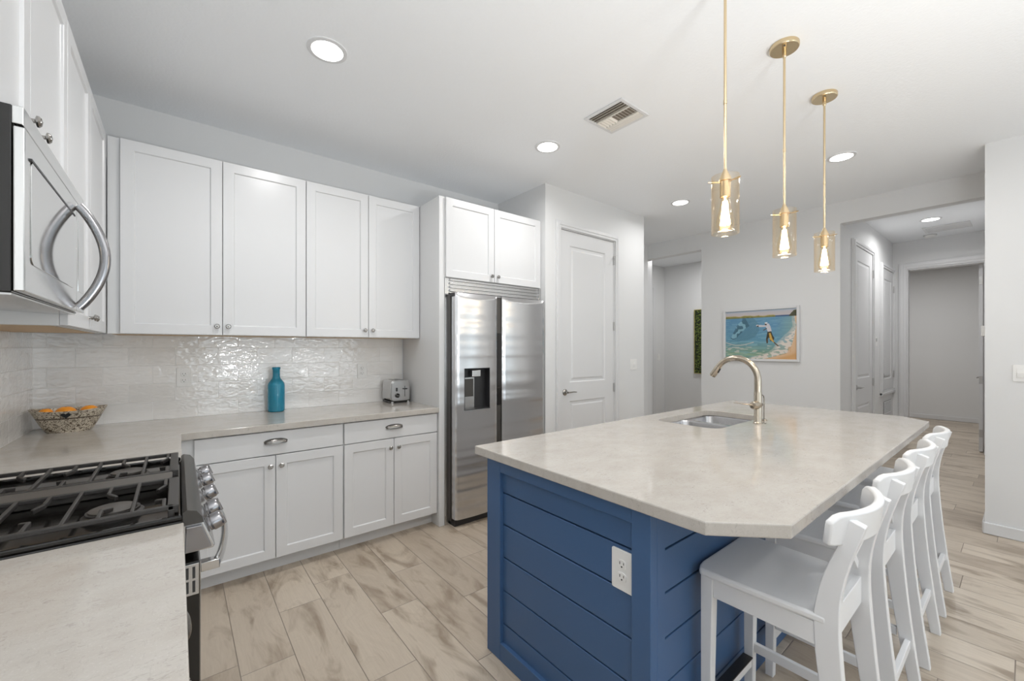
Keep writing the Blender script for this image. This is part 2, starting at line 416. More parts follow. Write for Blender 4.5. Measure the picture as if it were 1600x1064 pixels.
# block at the right, it carries on as the hall's right wall
bm = B(); box(bm, 4.65, 4.77, -2.0, 0.075, 0, CZ); box(bm, 4.65, 8.03, 0.075, 0.195, 0, CZ)
box(bm, 4.65, 4.77, -5.5, -4.2, 0, CZ); box(bm, 4.65, 4.77, -4.2, -2.0, 0, 0.7); box(bm, 4.65, 4.77, -4.2, -2.0, 2.3, CZ)
struct('wall_right', bm, M['wall'])
sbox('wall_hall_left', XF + 0.12, 8.03, 1.215, 1.335, 0, CZ, M['wall'])
HX, HY0, HY1, HZ = 8.03, 0.33, 1.066, 2.48
bm = B(); box(bm, HX, HX + 0.12, HY1, 4.3, 0, CZ); box(bm, HX, HX + 0.12, -1.5, HY0, 0, CZ); box(bm, HX, HX + 0.12, HY0, HY1, HZ, CZ)
struct('wall_hall_end', bm, M['wall'])
sbox('wall_bedroom_far', 11.3, 11.42, -1.5, 3.5, 0, CZ, M['wall'])
sbox('wall_bedroom_left', 8.15, 11.3, 3.4, 3.5, 0, CZ, M['wall']); sbox('wall_bedroom_right', 8.15, 11.3, -1.5, -1.4, 0, CZ, M['wall'])
sbox('wall_passage_back', 7.1, 7.2, 1.335, 4.38, 0, CZ, M['wall']); sbox('wall_passage_side', XF + 0.12, 7.1, 4.26, 4.38, 0, CZ, M['wall'])
# wall behind the camera with the wide glass door, its frames and panes
x0, x1, z0, z1 = WIN_BACK
bm = B(); box(bm, -0.755, x0, -5.62, -5.5, 0, CZ); box(bm, x1, 4.77, -5.62, -5.5, 0, CZ); box(bm, x0, x1, -5.62, -5.5, z1, CZ); box(bm, x0, x1, -5.62, -5.5, 0, z0)
struct('wall_front', bm, M['wall'])
def window(name, horiz, a0, a1, c, z0, z1, nm, rows=1):
    bm = B(); w = 0.05
    def bb(u0, u1, zz0, zz1, d=0.03):
        if horiz: box(bm, u0, u1, c - d, c + d, zz0, zz1)
        else: box(bm, c - d, c + d, u0, u1, zz0, zz1)
    for i in range(nm + 1):
        u = a0 + (a1 - a0) * i / nm; uu = min(max(u, a0 + w / 2), a1 - w / 2); bb(uu - w / 2, uu + w / 2, z0, z1)
    for i in range(rows + 1):
        z = z0 + (z1 - z0) * i / rows; zz = min(max(z, z0 + w / 2), z1 - w / 2); bb(a0, a1, zz - w / 2, zz + w / 2, 0.028)
    o = struct(name, bm, M['trim'])
    bm = B()
    if horiz: box(bm, a0, a1, c - 0.003, c + 0.003, z0, z1)
    else: box(bm, c - 0.003, c + 0.003, a0, a1, z0, z1)
    p = new('pane', bm, M['pane'], o); return o
window('window_1', True, x0, x1, -5.56, z0, z1, 3)
window('added_side_window', False, -4.2, -2.0, 4.71, 0.7, 2.3, 2)  # unseen window added to let in soft side light
# baseboards
def base(name, x0, x1, y0, y1): return sbox(name, x0, x1, y0, y1, 0, 0.085, M['trim'], bevel=0.006)
base('baseboard_far', XF - 0.014, XF, 1.215, 2.68); base('baseboard_right', 4.636, 4.65, -5.5, 0.205)
base('baseboard_right_end', 4.65, 8.03, 0.195, 0.209); base('baseboard_bedroom', 11.286, 11.3, -1.4, 3.4)
base('baseboard_hall_left', XF + .12, 5.77, 1.201, 1.215); base('baseboard_pantry', 3.70, 4.17, YP - 0.014, YP)
base('baseboard_passage', 7.086, 7.1, 1.335, 4.26); base('baseboard_front', -0.635, 0.35, -5.5, -5.486)

def casing(name, horiz, a0, a1, c, z1, w, d, zb=0.0, bottom=False):
    """door casing: horiz -> opening runs in x on plane y=c facing -y, else opening runs in y on plane x=c facing -x"""
    bm = B()
    def bb(u0, u1, za, zb_, dd):
        if horiz: box(bm, u0, u1, c - dd, c, za, zb_)
        else: box(bm, c - dd, c, u0, u1, za, zb_)
    for s, e in ((0, w), (w * 0.18, w * 0.62)):
        dd = d if s == 0 else d * 1.35
        bb(a0 - w + s, a0 - w + e, zb, z1 + w - s, dd); bb(a1 + w - e, a1 + w - s, zb, z1 + w - s, dd)
        bb(a0 - w + e, a1 + w - e, z1 + w - e, z1 + w - s, dd)
        if bottom: bb(a0 - w, a1 + w, zb - w + s, zb - w + e, dd)
    return struct(name, bm, M['trim'], bevel=0.002, seg=1)

RAISED = [(0.010, 0.010), (0.028, 0.010), (0.045, 0.003)]
def lever(parent, x, y, z, side=1, m='nickel'):
    bm = B(); lathe(bm, [(0.031, 0), (0.031, -0.006), (0.024, -0.012), (0.011, -0.014), (0.010, -0.045)], x, y, z, 24, 'y')
    tube(bm, [(x, y - 0.042, z), (x + side * 0.03, y - 0.048, z + 0.001), (x + side * 0.075, y - 0.046, z + 0.002), (x + side * 0.115, y - 0.046, z - 0.002)], [0.010, 0.009, 0.0075, 0.006], 10, flat=(1, 0.8))
    return new('lever_handle', bm, M[m], parent, smooth=True)
def hinges(parent, x, y, zs):
    for z in zs:
        bm = B(); box(bm, x - 0.008, x + 0.014, y - 0.006, y + 0.002, z - 0.045, z + 0.045); lathe(bm, [(0.006, z - 0.047), (0.006, z + 0.047)], x + 0.003, y - 0.008, 0, 10)
        new('hinge', bm, M['hinge'], parent, smooth=True)
def hall_door(name, w, h, lock, z0=0.012):
    o = bpy.data.objects.new(name, None); COL.objects.link(o); o['kind'] = 'structure'
    return o

# pantry door (recessed in its frame)
d = bpy.data.objects.new('door_1', None); COL.objects.link(d); d['kind'] = 'structure'; d.location = (DX0, YP + 0.045, 0)
bm = B(); w_, h_ = DX1 - DX0, DZ
panel_slab(bm, [0.0, 0.135, w_ - 0.14, w_], [0.012, 0.25, 0.855, 1.035, h_ - 0.14, h_ - 0.003], 0.035, {(1, 1), (1, 3)}, RAISED)
new('door_leaf', bm, M['trim'], d)
lever(d, 0.065, -0.035, 0.946); hinges(d, w_ - 0.002, -0.037, [2.30, 1.60, 0.95])
bm = B(); tube(bm, [(w_, -0.045, 2.34), (w_ + 0.02, -0.06, 2.352), (w_ + 0.045, -0.052, 2.348)], 0.004, 8); tube(bm, [(w_ - 0.005, -0.045, 2.34), (w_ - 0.035, -0.07, 2.30)], 0.004, 8)
lathe(bm, [(0.008, -0.078), (0.008, -0.066)], w_ - 0.035, 0, 2.30, 12, 'y')
new('door_stop', bm, M['hinge'], d, smooth=True)
casing('trim_1', True, DX0 - 0.008, DX1 + 0.008, YP, DZ + 0.006, 0.062, 0.017)
bm = B(); box(bm, DX0 - 0.012, DX0, YP, YP + 0.1, 0, DZ + 0.01); box(bm, DX1, DX1 + 0.012, YP, YP + 0.1, 0, DZ + 0.01); box(bm, DX0, DX1, YP, YP + 0.1, DZ, DZ + 0.01)
struct('trim_2', bm, M['trim'])
# hall end doorway and hall-side doors
casing('trim_3', False, HY0, HY1, HX, HZ, 0.085, 0.018)
bm = B(); box(bm, HX, HX + .12, HY1 - 0.014, HY1, 0, HZ); box(bm, HX, HX + .12, HY0, HY0 + 0.014, 0, HZ); box(bm, HX, HX + .12, HY0 + .014, HY1 - .014, HZ - 0.014, HZ)
struct('trim_4', bm, M['trim'])
d4 = bpy.data.objects.new('door_4', None); COL.objects.link(d4); d4['kind'] = 'structure'; d4.location = (HX + 0.16, HY0 + 0.03, 0)
bx('door_leaf', 0, 0.74, -0.0, 0.036, 0.012, 2.46, M['trim'], d4)
bm = B(); lathe(bm, [(0.028, 0), (0.028, 0.008), (0.010, 0.012), (0.010, 0.045)], 0.68, 0.036, 0.95, 16, 'y'); tube(bm, [(0.68, 0.078, 0.95), (0.58, 0.08, 0.95)], 0.008, 8)
new('lever_handle', bm, M['nickel'], d4, smooth=True)
for z in (2.25, 0.95, 0.25):
    bx('hinge', -0.006, 0.004, 0.002, 0.034, z - 0.05, z + 0.05, M['hinge'], d4)
for nm, a0, a1, z0, z1, zs, lk, lz, tr in (('door_2', 5.86, 6.70, 0.012, 2.515, [0.012, 0.25, 0.72, 1.02, 2.36, 2.515], 0.06, 0.925, 'trim_5'), ('door_3', 7.26, 7.96, 0.80, 2.435, [0.80, 0.95, 2.30, 2.435], 0.06, 1.00, 'trim_6')):
    d = bpy.data.objects.new(nm, None); COL.objects.link(d); d['kind'] = 'structure'; d.location = (a0, 1.214, 0)
    bm = B(); L = a1 - a0
    pn = {(1, j) for j in range(1, len(zs) - 1, 2)}
    panel_slab(bm, [0, 0.13, L - 0.13, L], zs, 0.012, pn, [(0.008, 0.008), (0.024, 0.008), (0.04, 0.002)])
    new('door_leaf', bm, M['trim'], d)
    lever(d, lk, -0.012, lz, 1, 'hinge'); hinges(d, L + 0.001, -0.014, [2.28, 0.95] if z0 < 0.5 else [2.2, 1.0])
    casing(tr, True, a0 - 0.004, a1 + 0.006, 1.215, z1 + 0.004, 0.06, 0.024, zb=(0 if z0 < 0.5 else z0 - 0.004), bottom=z0 > 0.5)
# passage: casing of a door on its side wall; light jamb on the doorway
bm = B(); box(bm, 6.70, 6.79, 4.24, 4.26, 0, 2.53); box(bm, 5.75, 6.70, 4.24, 4.26, 2.45, 2.53)
struct('trim_7', bm, M['trim'], bevel=0.004)
sbox('door_5', 5.80, 6.70, 4.248, 4.262, 0.01, 2.45, M['trim'])
bm = B(); box(bm, XF - 0.002, XF + 0.122, 3.485, 3.502, 0, 2.66); struct('trim_8', bm, M['trim'])

# tile backsplashes
bm = B(); box(bm, XL + 0.008, 1.546, YB - 0.008, YB, 0.914, 1.452); struct('wall_tile_back', bm, M['tile_x'])
bm = B(); box(bm, XL, XL + 0.008, -1.2, YB, 0.914, 1.452); struct('wall_tile_left', bm, M['tile_y'])

# ------------------------------------------------------------------ wall cabinets
def upper(label, loc, rotz, w, doors, z0, z1, depth, fills=(), under=True, box_x=None):
    """doors: list of (x0, x1, knob_x); origin at back-left foot of the run, front towards -y"""
    t = thing('wall_cabinet', label, 'cabinet', loc, rotz)
    fy = -depth
    bm = B(); bx0, bx1 = box_x or (0, w); box(bm, bx0, bx1, fy, -0.002, z0, z1); new('cabinet_box', bm, M['cabinet_box'], t, bevel=0.001, seg=1)
    if under:
        bx('underside_panel', bx0 + 0.018, bx1 - 0.018, fy + 0.02, -0.012, z0 - 0.0015, z0 - 0.0002, M['raw_ply'], t)
    for a, b, k in doors:
        shaker('door', t, a, b, z0 + 0.002, z1 - 0.003, fy - 0.001, knob_at=(k, z0 + 0.055) if k is not None else None)
    return t
UZ0, UZ1 = 1.448, 2.535
upper('white double-door wall cabinet above the bottle, left of the pair on the tiled wall', (-0.30, YB, 0), 0, 1.0,
      [(0.053, 0.517, 0.490), (0.521, 0.993, 0.548)], UZ0, UZ1, 0.312, box_x=(0.0, 0.995))
upper('white double-door wall cabinet beside the tall refrigerator panel, above the toaster', (0.697, YB, 0), 0, 0.86,
      [(0.002, 0.433, 0.405), (0.437, 0.856, 0.464)], UZ0, UZ1, 0.312, box_x=(0.0, 0.858))
# left wall (front faces +x)
upper('white wall cabinet with short doors directly above the microwave', (XL, 1.385, 0), PI / 2, 0.74,
      [(0.003, 0.264, 0.235), (0.268, 0.738, 0.345)], 1.905, UZ1, 0.312, under=False)
upper('white full-height wall cabinet between the microwave and the tiled corner', (XL, 2.127, 0), PI / 2, 1.0,
      [(0.003, 0.490, 0.462), (0.494, 1.008, 0.522)], UZ0, UZ1, 0.312, box_x=(0.0, 1.012))
t = thing('refrigerator_surround', 'tall white side panel with a short double-door cabinet above the stainless refrigerator', 'cabinet', (1.604, YB, 0))
bx('side_panel', -0.046, -0.001, 2.82 - YB, -0.001, 0, UZ1 + 0.002, M['cabinet_box'], t, bevel=0.0015)
bx('cabinet_box', 0, 1.008, -0.654, -0.002, 1.915, UZ1, M['cabinet_box'], t, bevel=0.001, seg=1)
shaker('door', t, 0.004, 0.462, 1.917, UZ1 - 0.003, -0.655, knob_at=(0.432, 1.965)); shaker('door', t, 0.466, 0.985, 1.917, UZ1 - 0.003, -0.655, knob_at=(0.497, 1.965))

# ------------------------------------------------------------------ base cabinets
def base_cab(label, loc, rotz, w, z_split=0.722, dbl=True, drawer=True, filler=0):
    t = thing('base_cabinet', label, 'cabinet', loc, rotz); D = 0.61
    bm = B(); box(bm, -filler, w, -D, -0.002, 0.1, 0.873); new('cabinet_box', bm, M['cabinet_box'], t, bevel=0.001, seg=1)
    bx('toe_kick', -filler, w, -D + 0.075, -0.01, 0, 0.0995, M['cabinet_box'], t)
    if drawer:
        bm = B(); box(bm, 0.004, w - 0.004, -D - 0.021, -D - 0.001, z_split + 0.006, 0.866)
        dr = new('drawer', bm, M['cabinet'], t, bevel=0.002); cup_pull(dr, w / 2, -D - 0.021, 0.808)
        top = z_split
    else: top = 0.866
    if dbl:
        m_ = w / 2
        shaker('door', t, 0.004, m_ - 0.002, 0.103, top, -D - 0.001, knob_at=(m_ - 0.03, top - 0.062)); shaker('door', t, m_ + 0.002, w - 0.004, 0.103, top, -D - 0.001, knob_at=(m_ + 0.03, top - 0.062))
    return t
base_cab('white base cabinet with one wide drawer over two doors, nearest the range', (0.067, YB, 0), 0, 0.790, filler=0.055)
base_cab('white base cabinet with one drawer over two doors, beside the refrigerator panel', (0.859, YB, 0), 0, 0.698)
t = thing('base_cabinet', 'white base cabinet under the counter in the corner behind the range', 'cabinet', (XL, 2.15, 0), PI / 2)
bx('cabinet_box', 0, 1.32, -0.61, -0.002, 0.1, 0.873, M['cabinet_box'], t); bx('toe_kick', 0, 0.69, -0.54, -0.01, 0, 0.0995, M['cabinet_box'], t)
t = base_cab('white drawer base cabinet under the near counter, right up against the range', (XL, 0.78, 0), PI / 2, 0.600)
t = base_cab('white base cabinet under the near counter, closest to the camera', (XL, 0.0, 0), PI / 2, 0.775)

# ------------------------------------------------------------------ counters
bm = B(); slab(bm, [(XL, 2.152), (0.015, 2.152), (0.015, 2.822), (1.557, 2.822), (1.557, YB - 0.008), (XL, YB - 0.008)], [], 0.875, 0.914)
tag(new('countertop', bm, M['quartz'], bevel=0.003), 'L-shaped white quartz countertop under the tiled wall, holding bottle and toaster', 'countertop')
bm = B(); box(bm, XL, 0.013, -0.6, 1.384, 0.875, 0.914)
tag(new('countertop', bm, M['quartz'], bevel=0.003), 'white quartz countertop in the near left foreground, in front of the range', 'countertop')
# ------------------------------------------------------------------ range
def make_range():
    t = thing('gas_range', 'black and stainless gas range set between the two left counters', 'range', (XL, 1.39, 0))
    Wd, X1 = 0.756, 0.665               # width along +y, depth along +x
    bm = B(); box(bm, 0.02, 0.64, 0, Wd, 0.04, 0.905); new('range_body', bm, M['black'], t, bevel=0.003)
    bm = B(); box(bm, 0.03, 0.60, 0.02, Wd - 0.02, 0, 0.045); new('plinth', bm, M['dark'], t)
    # cooktop pan with raised rim, bullnose strip at the front
    bm = B(); box(bm, 0.0, 0.645, 0.001, Wd - 0.001, 0.905, 0.916); box(bm, 0.0, 0.645, 0.001, 0.016, 0.916, 0.930); box(bm, 0.0, 0.645, Wd - 0.016, Wd - 0.001, 0.916, 0.930); box(bm, 0.0, 0.04, 0.016, Wd - 0.016, 0.916, 0.930)
    new('cooktop', bm, M['black'], t, bevel=0.004)
    bm = B(); prism(bm, [(0.646, 0.90), (0.646, 0.935), (0.655, 0.940), (0.675, 0.934), (0.688, 0.915), (0.690, 0.90)], 0.004, Wd - 0.004, 'y')
    new('front_bullnose', bm, M['grey_metal'], t, smooth=True)
    # sloped control panel with end plate
    bm = B(); prism(bm, [(0.641, 0.822), (0.641, 0.899), (0.690, 0.899), (0.716, 0.830), (0.712, 0.822)], 0.012, Wd - 0.012, 'y')
    cp = new('control_panel', bm, M['steel'], t, bevel=0.003)
    bm = B(); prism(bm, [(0.650, 0.826), (0.652, 0.894), (0.686, 0.894), (0.708, 0.830)], 0.002, 0.012, 'y')
    new('end_plate', bm, M['darksteel'], cp, bevel=0.002)
    sl = math.atan2(0.026, 0.069)
    for i, yy in enumerate((0.075, 0.20, 0.378, 0.556, 0.681)):
        k = bpy.data.objects.new('control_knob', None)
        bm = B(); lathe(bm, [(0.021, 0.0), (0.021, 0.006), (0.024, 0.009), (0.0235, 0.030), (0.021, 0.034), (0.001, 0.0345)], 0, 0, 0, 24, 'x')
        box(bm, 0.030, 0.039, -0.005, 0.005, -0.020, 0.020)
        o = new('control_knob', bm, M['darksteel'], t, smooth=True, bevel=0.001, seg=1)
        o.location = (0.704, yy, 0.868); o.rotation_euler = (0, -sl, 0)
        bpy.data.objects.remove(k)
    # oven door, window, vents, handle
    bm = B(); box(bm, 0.641, 0.682, 0.006, Wd - 0.006, 0.215, 0.800)
    od = new('oven_door', bm, M['black'], t, bevel=0.004)
    bm = B(); box(bm, 0.682, 0.6845, 0.02, Wd - 0.02, 0.225, 0.790); new('door_skin', bm, M['steel'], od, bevel=0.001)
    bm = B(); box(bm, 0.6845, 0.687, 0.12, Wd - 0.12, 0.33, 0.66); new('oven_window', bm, M['black'], od)
    bm = B()
    box(bm, 0.646, 0.680, 0.002, 0.0065, 0.712, 0.795)
    new('side_vent_plate', bm, M['steel'], od, bevel=0.0015)
    bm = B()
    for a in (0.652, 0.666):
        for zz in (0.720, 0.757): box(bm, a, a + 0.006, 0.0008, 0.0025, zz, zz + 0.030)
    new('vent_slots', bm, M['slot'], od)
    pts = []
    for i in range(17):
        s = i / 16; pts.append((0.720 + 0.040 * math.sin(PI * s) ** 0.8, 0.045 + 0.666 * s, 0.765))
    bm = B(); tube(bm, pts, 0.013, 14, flat=(0.75, 1.25), up0=(0, 0, 1))
    for y in (0.05, 0.706):
        bm2 = (0.6845, 0.728); box(bm, bm2[0], bm2[1], y - 0.014, y + 0.014, 0.752, 0.778)
    new('handle', bm, M['chrome'], od, smooth=True, bevel=0.002)
    bm = B(); box(bm, 0.641, 0.682, 0.006, Wd - 0.006, 0.055, 0.205); new('warming_drawer', bm, M['black'], t, bevel=0.004)
    # burners
    for cx, cy, r in ((0.16, 0.18, 0.040), (0.50, 0.16, 0.055), (0.16, 0.58, 0.046), (0.50, 0.59, 0.050)):
        bm = B(); lathe(bm, [(r * 1.15, 0.916), (r * 1.15, 0.924), (r, 0.928), (r, 0.934), (0.002, 0.9355)], cx, cy, 0, 32)
        b = new('burner', bm, M['iron'], t, smooth=True)
        bm = B(); lathe(bm, [(r * 0.9, 0.9345), (r * 0.9, 0.938), (r * 0.8, 0.940), (0.002, 0.940)], cx, cy, 0, 32); new('burner_cap', bm, M['griddle'], b, smooth=True)
    # grates: two frames with fingers, griddle bar between
    def grate(y0, y1):
        bm = B(); zt = 0.955; th = 0.013
        def rail(a, b, w=0.012, h=th): bar(bm, a, b, w, h)
        X0, X1_ = 0.055, 0.628
        for y in (y0, y1): rail((X0, y, zt - th / 2), (X1_, y, zt - th / 2))
        rail((X0, y0, zt - th / 2), (X0, y1, zt - th / 2))
        bar(bm, (X1_ - 0.002, y0 - 0.006, zt - 0.011), (X1_ - 0.002, y1 + 0.006, zt - 0.011), 0.024, 0.022)
        m_ = (y0 + y1) / 2
        for i in range(9):
            x = X0 + 0.062 * (i + 0.9); 
            if i % 2: rail((x, y0, zt - 0.006), (x, y1, zt - 0.006), 0.009)
            else:
                for yy, s in ((y0, 1), (y1, -1)):
                    L = 0.095
                    rail((x, yy, zt - 0.006), (x, yy + s * (L - 0.02), zt - 0.006), 0.009)
                    rail((x, yy + s * (L - 0.022), zt - 0.007), (x + (0.018 if i % 4 else -0.018), yy + s * L, zt - 0.012), 0.009)
        for x in (X0 + 0.004, X1_ - 0.006):
            for y in (y0, y1): bar(bm, (x, y, 0.917), (x, y, zt - 0.01), 0.014, 0.014, up=(0, 1, 0))
        return new('grate', bm, M['iron'], t, bevel=0.0025)
    grate(0.03, 0.325); grate(0.431, 0.726)
    bm = B(); box(bm, 0.05, 0.622, 0.334, 0.422, 0.938, 0.953); box(bm, 0.052, 0.62, 0.36, 0.396, 0.917, 0.938)
    new('centre_griddle', bm, M['griddle'], t, bevel=0.003)
make_range()

# ------------------------------------------------------------------ microwave
def make_microwave():
    t = thing('microwave', 'stainless over-the-range microwave with bowed handle above the gas range', 'microwave', (XL, 1.39, 0))
    Wd = 0.745; z0, z1 = 1.492, 1.902; D = 0.375
    bm = B(); prism(bm, [(0, z0 + 0.014), (0, z1), (D - 0.022, z1), (D - 0.022, z0), (D - 0.06, z0)], 0, Wd, 'y'); new('housing', bm, M['black'], t, bevel=0.002)
    bm = B(); box(bm, D - 0.022, D - 0.004, 0, Wd, z1 - 0.040, z1); new('top_vent_strip', bm, M['mirror_steel'], t, bevel=0.002)
    bm = B(); box(bm, D - 0.020, D - 0.0025, 0.0, 0.602, z0 + 0.003, z1 - 0.045); dr = new('door', bm, M['mirror_steel'], t, bevel=0.0025)
    bm = B(); prism(bm, rrect(0.045, 0.555, z0 + 0.070, z1 - 0.100, 0.02), D - 0.0027, D - 0.0005, 'x'); new('door_window', bm, M['mwglass'], dr, bevel=0.001)
    bm = B(); prism(bm, rrect(0.040, 0.560, z1 - 0.104, z1 - 0.099, 0.001), D - 0.0027, D + 0.0008, 'x'); new('window_trim', bm, M['dark'], dr)
    bm = B(); box(bm, D - 0.020, D - 0.0025, 0.606, Wd, z0 + 0.003, z1 - 0.045); new('control_panel', bm, M['mirror_steel'], t, bevel=0.0025)
    bm = B(); box(bm, D - 0.0026, D - 0.0015, 0.63, Wd - 0.02, z0 + 0.07, z1 - 0.10); new('display', bm, M['mwglass'], t)
    pts = [(D + 0.004 + 0.064 * math.sin(PI * i / 20) ** 0.85, 0.588, z0 + 0.012 + 0.338 * i / 20) for i in range(21)]
    bm = B(); tube(bm, pts, 0.0145, 20, flat=(0.75, 1.0), up0=(1, 0, 0)); new('handle', bm, M['darksteel'], dr, smooth=True)
    bm = B(); prism(bm, [(0.01, z0 + 0.0130), (0.01, z0 + 0.011), (D - 0.075, z0 - 0.005), (D - 0.024, z0 - 0.005), (D - 0.024, z0 - 0.001), (D - 0.06, z0 - 0.0005)], 0.01, Wd - 0.01, 'y'); u = new('underside_filter', bm, M['steel'], t)
    bm = B(); box(bm, 0.07, 0.19, 0.05, 0.19, z0 - 0.001, z0 + 0.008); new('cooktop_lamp', bm, M['hoodlamp'], t)
make_microwave()

# ------------------------------------------------------------------ refrigerator
def make_fridge():
    t = thing('refrigerator', 'tall stainless side-by-side refrigerator with ice dispenser beside the white panel', 'refrigerator', (1.64, 2.70, 0))
    Wt = 0.925
    bm = B(); box(bm, -0.005, Wt, 0.085, 0.74, 0.03, 1.785); new('refrigerator_body', bm, M['grey_metal'], t, bevel=0.004)
    bm = B(); box(bm, 0.01, Wt - 0.01, 0.045, 0.40, 0.0, 0.055); new('base_grille', bm, M['dark'], t)
    def door(x0, x1, hole=None):
        bm = B(); nx, nz = 24, 60; b = 0.016; Z0, Z1 = 0.060, 1.793
        xs = sorted(set([x0 + (x1 - x0) * i / nx for i in range(nx + 1)] + ([hole[0], hole[1]] if hole else [])))
        zs = sorted(set([Z0 + (Z1 - Z0) * i / nz for i in range(nz + 1)] + [Z1 - 0.05 * i / 10 for i in range(10)] + ([hole[2], hole[3]] if hole else [])))
        def Y(x, z):
            s = (2 * (x - x0) / (x1 - x0) - 1); y = b * s * s * 0.9
            e = min(x - x0, x1 - x)
            if e < 0.010: y += 0.010 - math.sqrt(max(0, 0.010 ** 2 - (0.010 - e) ** 2))
            return max(y, (z - (Z1 - 0.042)) * 0.55)
        V = {}
        for i, x in enumerate(xs):
            for j, z in enumerate(zs): V[i, j] = bm.verts.new((x, Y(x, z), z))
        def inh(i, j):
            if not hole: return False
            cx, cz = (xs[i] + xs[i + 1]) / 2, (zs[j] + zs[j + 1]) / 2
            return hole[0] < cx < hole[1] and hole[2] < cz < hole[3]
        for i in range(len(xs) - 1):
            for j in range(len(zs) - 1):
                if not inh(i, j): bm.faces.new((V[i, j], V[i + 1, j], V[i + 1, j + 1], V[i, j + 1]))
        bk = 0.072
        back = {}
        for i in range(len(xs)):
            for j in (0, len(zs) - 1): back[i, j] = bm.verts.new((xs[i], bk, zs[j]))
        for j in range(1, len(zs) - 1):
            for i in (0, len(xs) - 1): back[i, j] = bm.verts.new((xs[i], bk, zs[j]))
        I, J = len(xs) - 1, len(zs) - 1
        for i in range(I):
            for j in (0, J): bm.faces.new((V[i, j], V[i + 1, j], back[i + 1, j], back[i, j]))
        for j in range(J):
            for i in (0, I): bm.faces.new((V[i, j], V[i, j + 1], back[i, j + 1], back[i, j]))
        bm.faces.new([back[i, 0] for i in range(I + 1)] + [back[I, j] for j in range(1, J + 1)] + [back[i, J] for i in range(I - 1, -1, -1)] + [back[0, j] for j in range(J - 1, 0, -1)])
        return new('door', bm, M['fridge'], t, smooth=True)
    dl = door(0.0, 0.398, (0.072, 0.312, 0.888, 1.212)); door(0.448, Wt + 0.002)
    # dispenser
    bm = B(); hx0, hx1, hz0, hz1 = 0.072, 0.312, 0.888, 1.212
    for a in ((hx0, hx0 + 0.004, 0.004, 0.07, hz0, hz1), (hx1 - 0.004, hx1, 0.004, 0.07, hz0, hz1), (hx0, hx1, 0.066, 0.070, hz0, hz1), (hx0, hx1, 0.004, 0.07, hz1 - 0.004, hz1), (hx0, hx1, 0.001, 0.07, hz0, hz0 + 0.006)): box(bm, *a)
    dsp = new('dispenser_recess', bm, M['dark'], dl)
    bm = B(); box(bm, hx0 + 0.075, hx0 + 0.155, 0.010, 0.05, hz1 - 0.068, hz1 - 0.018); new('dispenser_nozzle', bm, M['steel'], dsp, bevel=0.004)
    bm = B(); box(bm, hx0 + 0.02, hx0 + 0.11, 0.045, 0.055, hz0 + 0.10, hz1 - 0.085); new('dispenser_paddle', bm, M['grey_metal'], dsp, bevel=0.003)
    bm = B(); box(bm, hx0 + 0.005, hx0 + 0.12, 0.050, 0.064, hz0 + 0.008, hz1 - 0.075); new('dispenser_panel', bm, M['steel'], dsp)
    bm = B(); prism(bm, rrect(hx0 - 0.004, hx1 + 0.004, hz0 - 0.007, hz0 - 0.001, 0.002, 2), -0.002, 0.02, 'y'); new('dispenser_lip', bm, M['chrome'], dsp)
    # centre channel with black pocket grips
    bm = B(); box(bm, 0.400, 0.446, 0.035, 0.07, 0.065, 1.785); ch = new('centre_channel', bm, M['grey_metal'], t)
    bm = B(); box(bm, 0.405, 0.446, 0.028, 0.0345, 0.90, 1.49); new('pocket_grip', bm, M['black'], ch)
    bm = B(); box(bm, -0.012, 0.045, 0.035, 0.085, 1.765, 1.792); new('hinge_cover', bm, M['dark'], t, bevel=0.003)
make_fridge()
# stainless trim kit framing the refrigerator niche
t = thing('refrigerator_trim', 'stainless louvred trim frame around the top and side of the refrigerator niche', 'trim frame', (1.604, 2.815, 0))
bx('side_strip', 0.0, 0.032, 0.0, 0.03, 0, 1.913, M['steel'], t, bevel=0.001)
bx('right_strip', 0.982, 1.004, -0.0, 0.03, 0, 1.913, M['steel'], t, bevel=0.001)
bm = B(); box(bm, 0.033, 0.981, 0.012, 0.03, 1.800, 1.913)
for z in (1.808, 1.836, 1.864, 1.892):
    prism(bm, [(0.012, z), (-0.004, z + 0.003), (-0.004, z + 0.016), (0.012, z + 0.020)], 0.045, 0.97, 'x')
new('top_grille', bm, M['steel'], t)

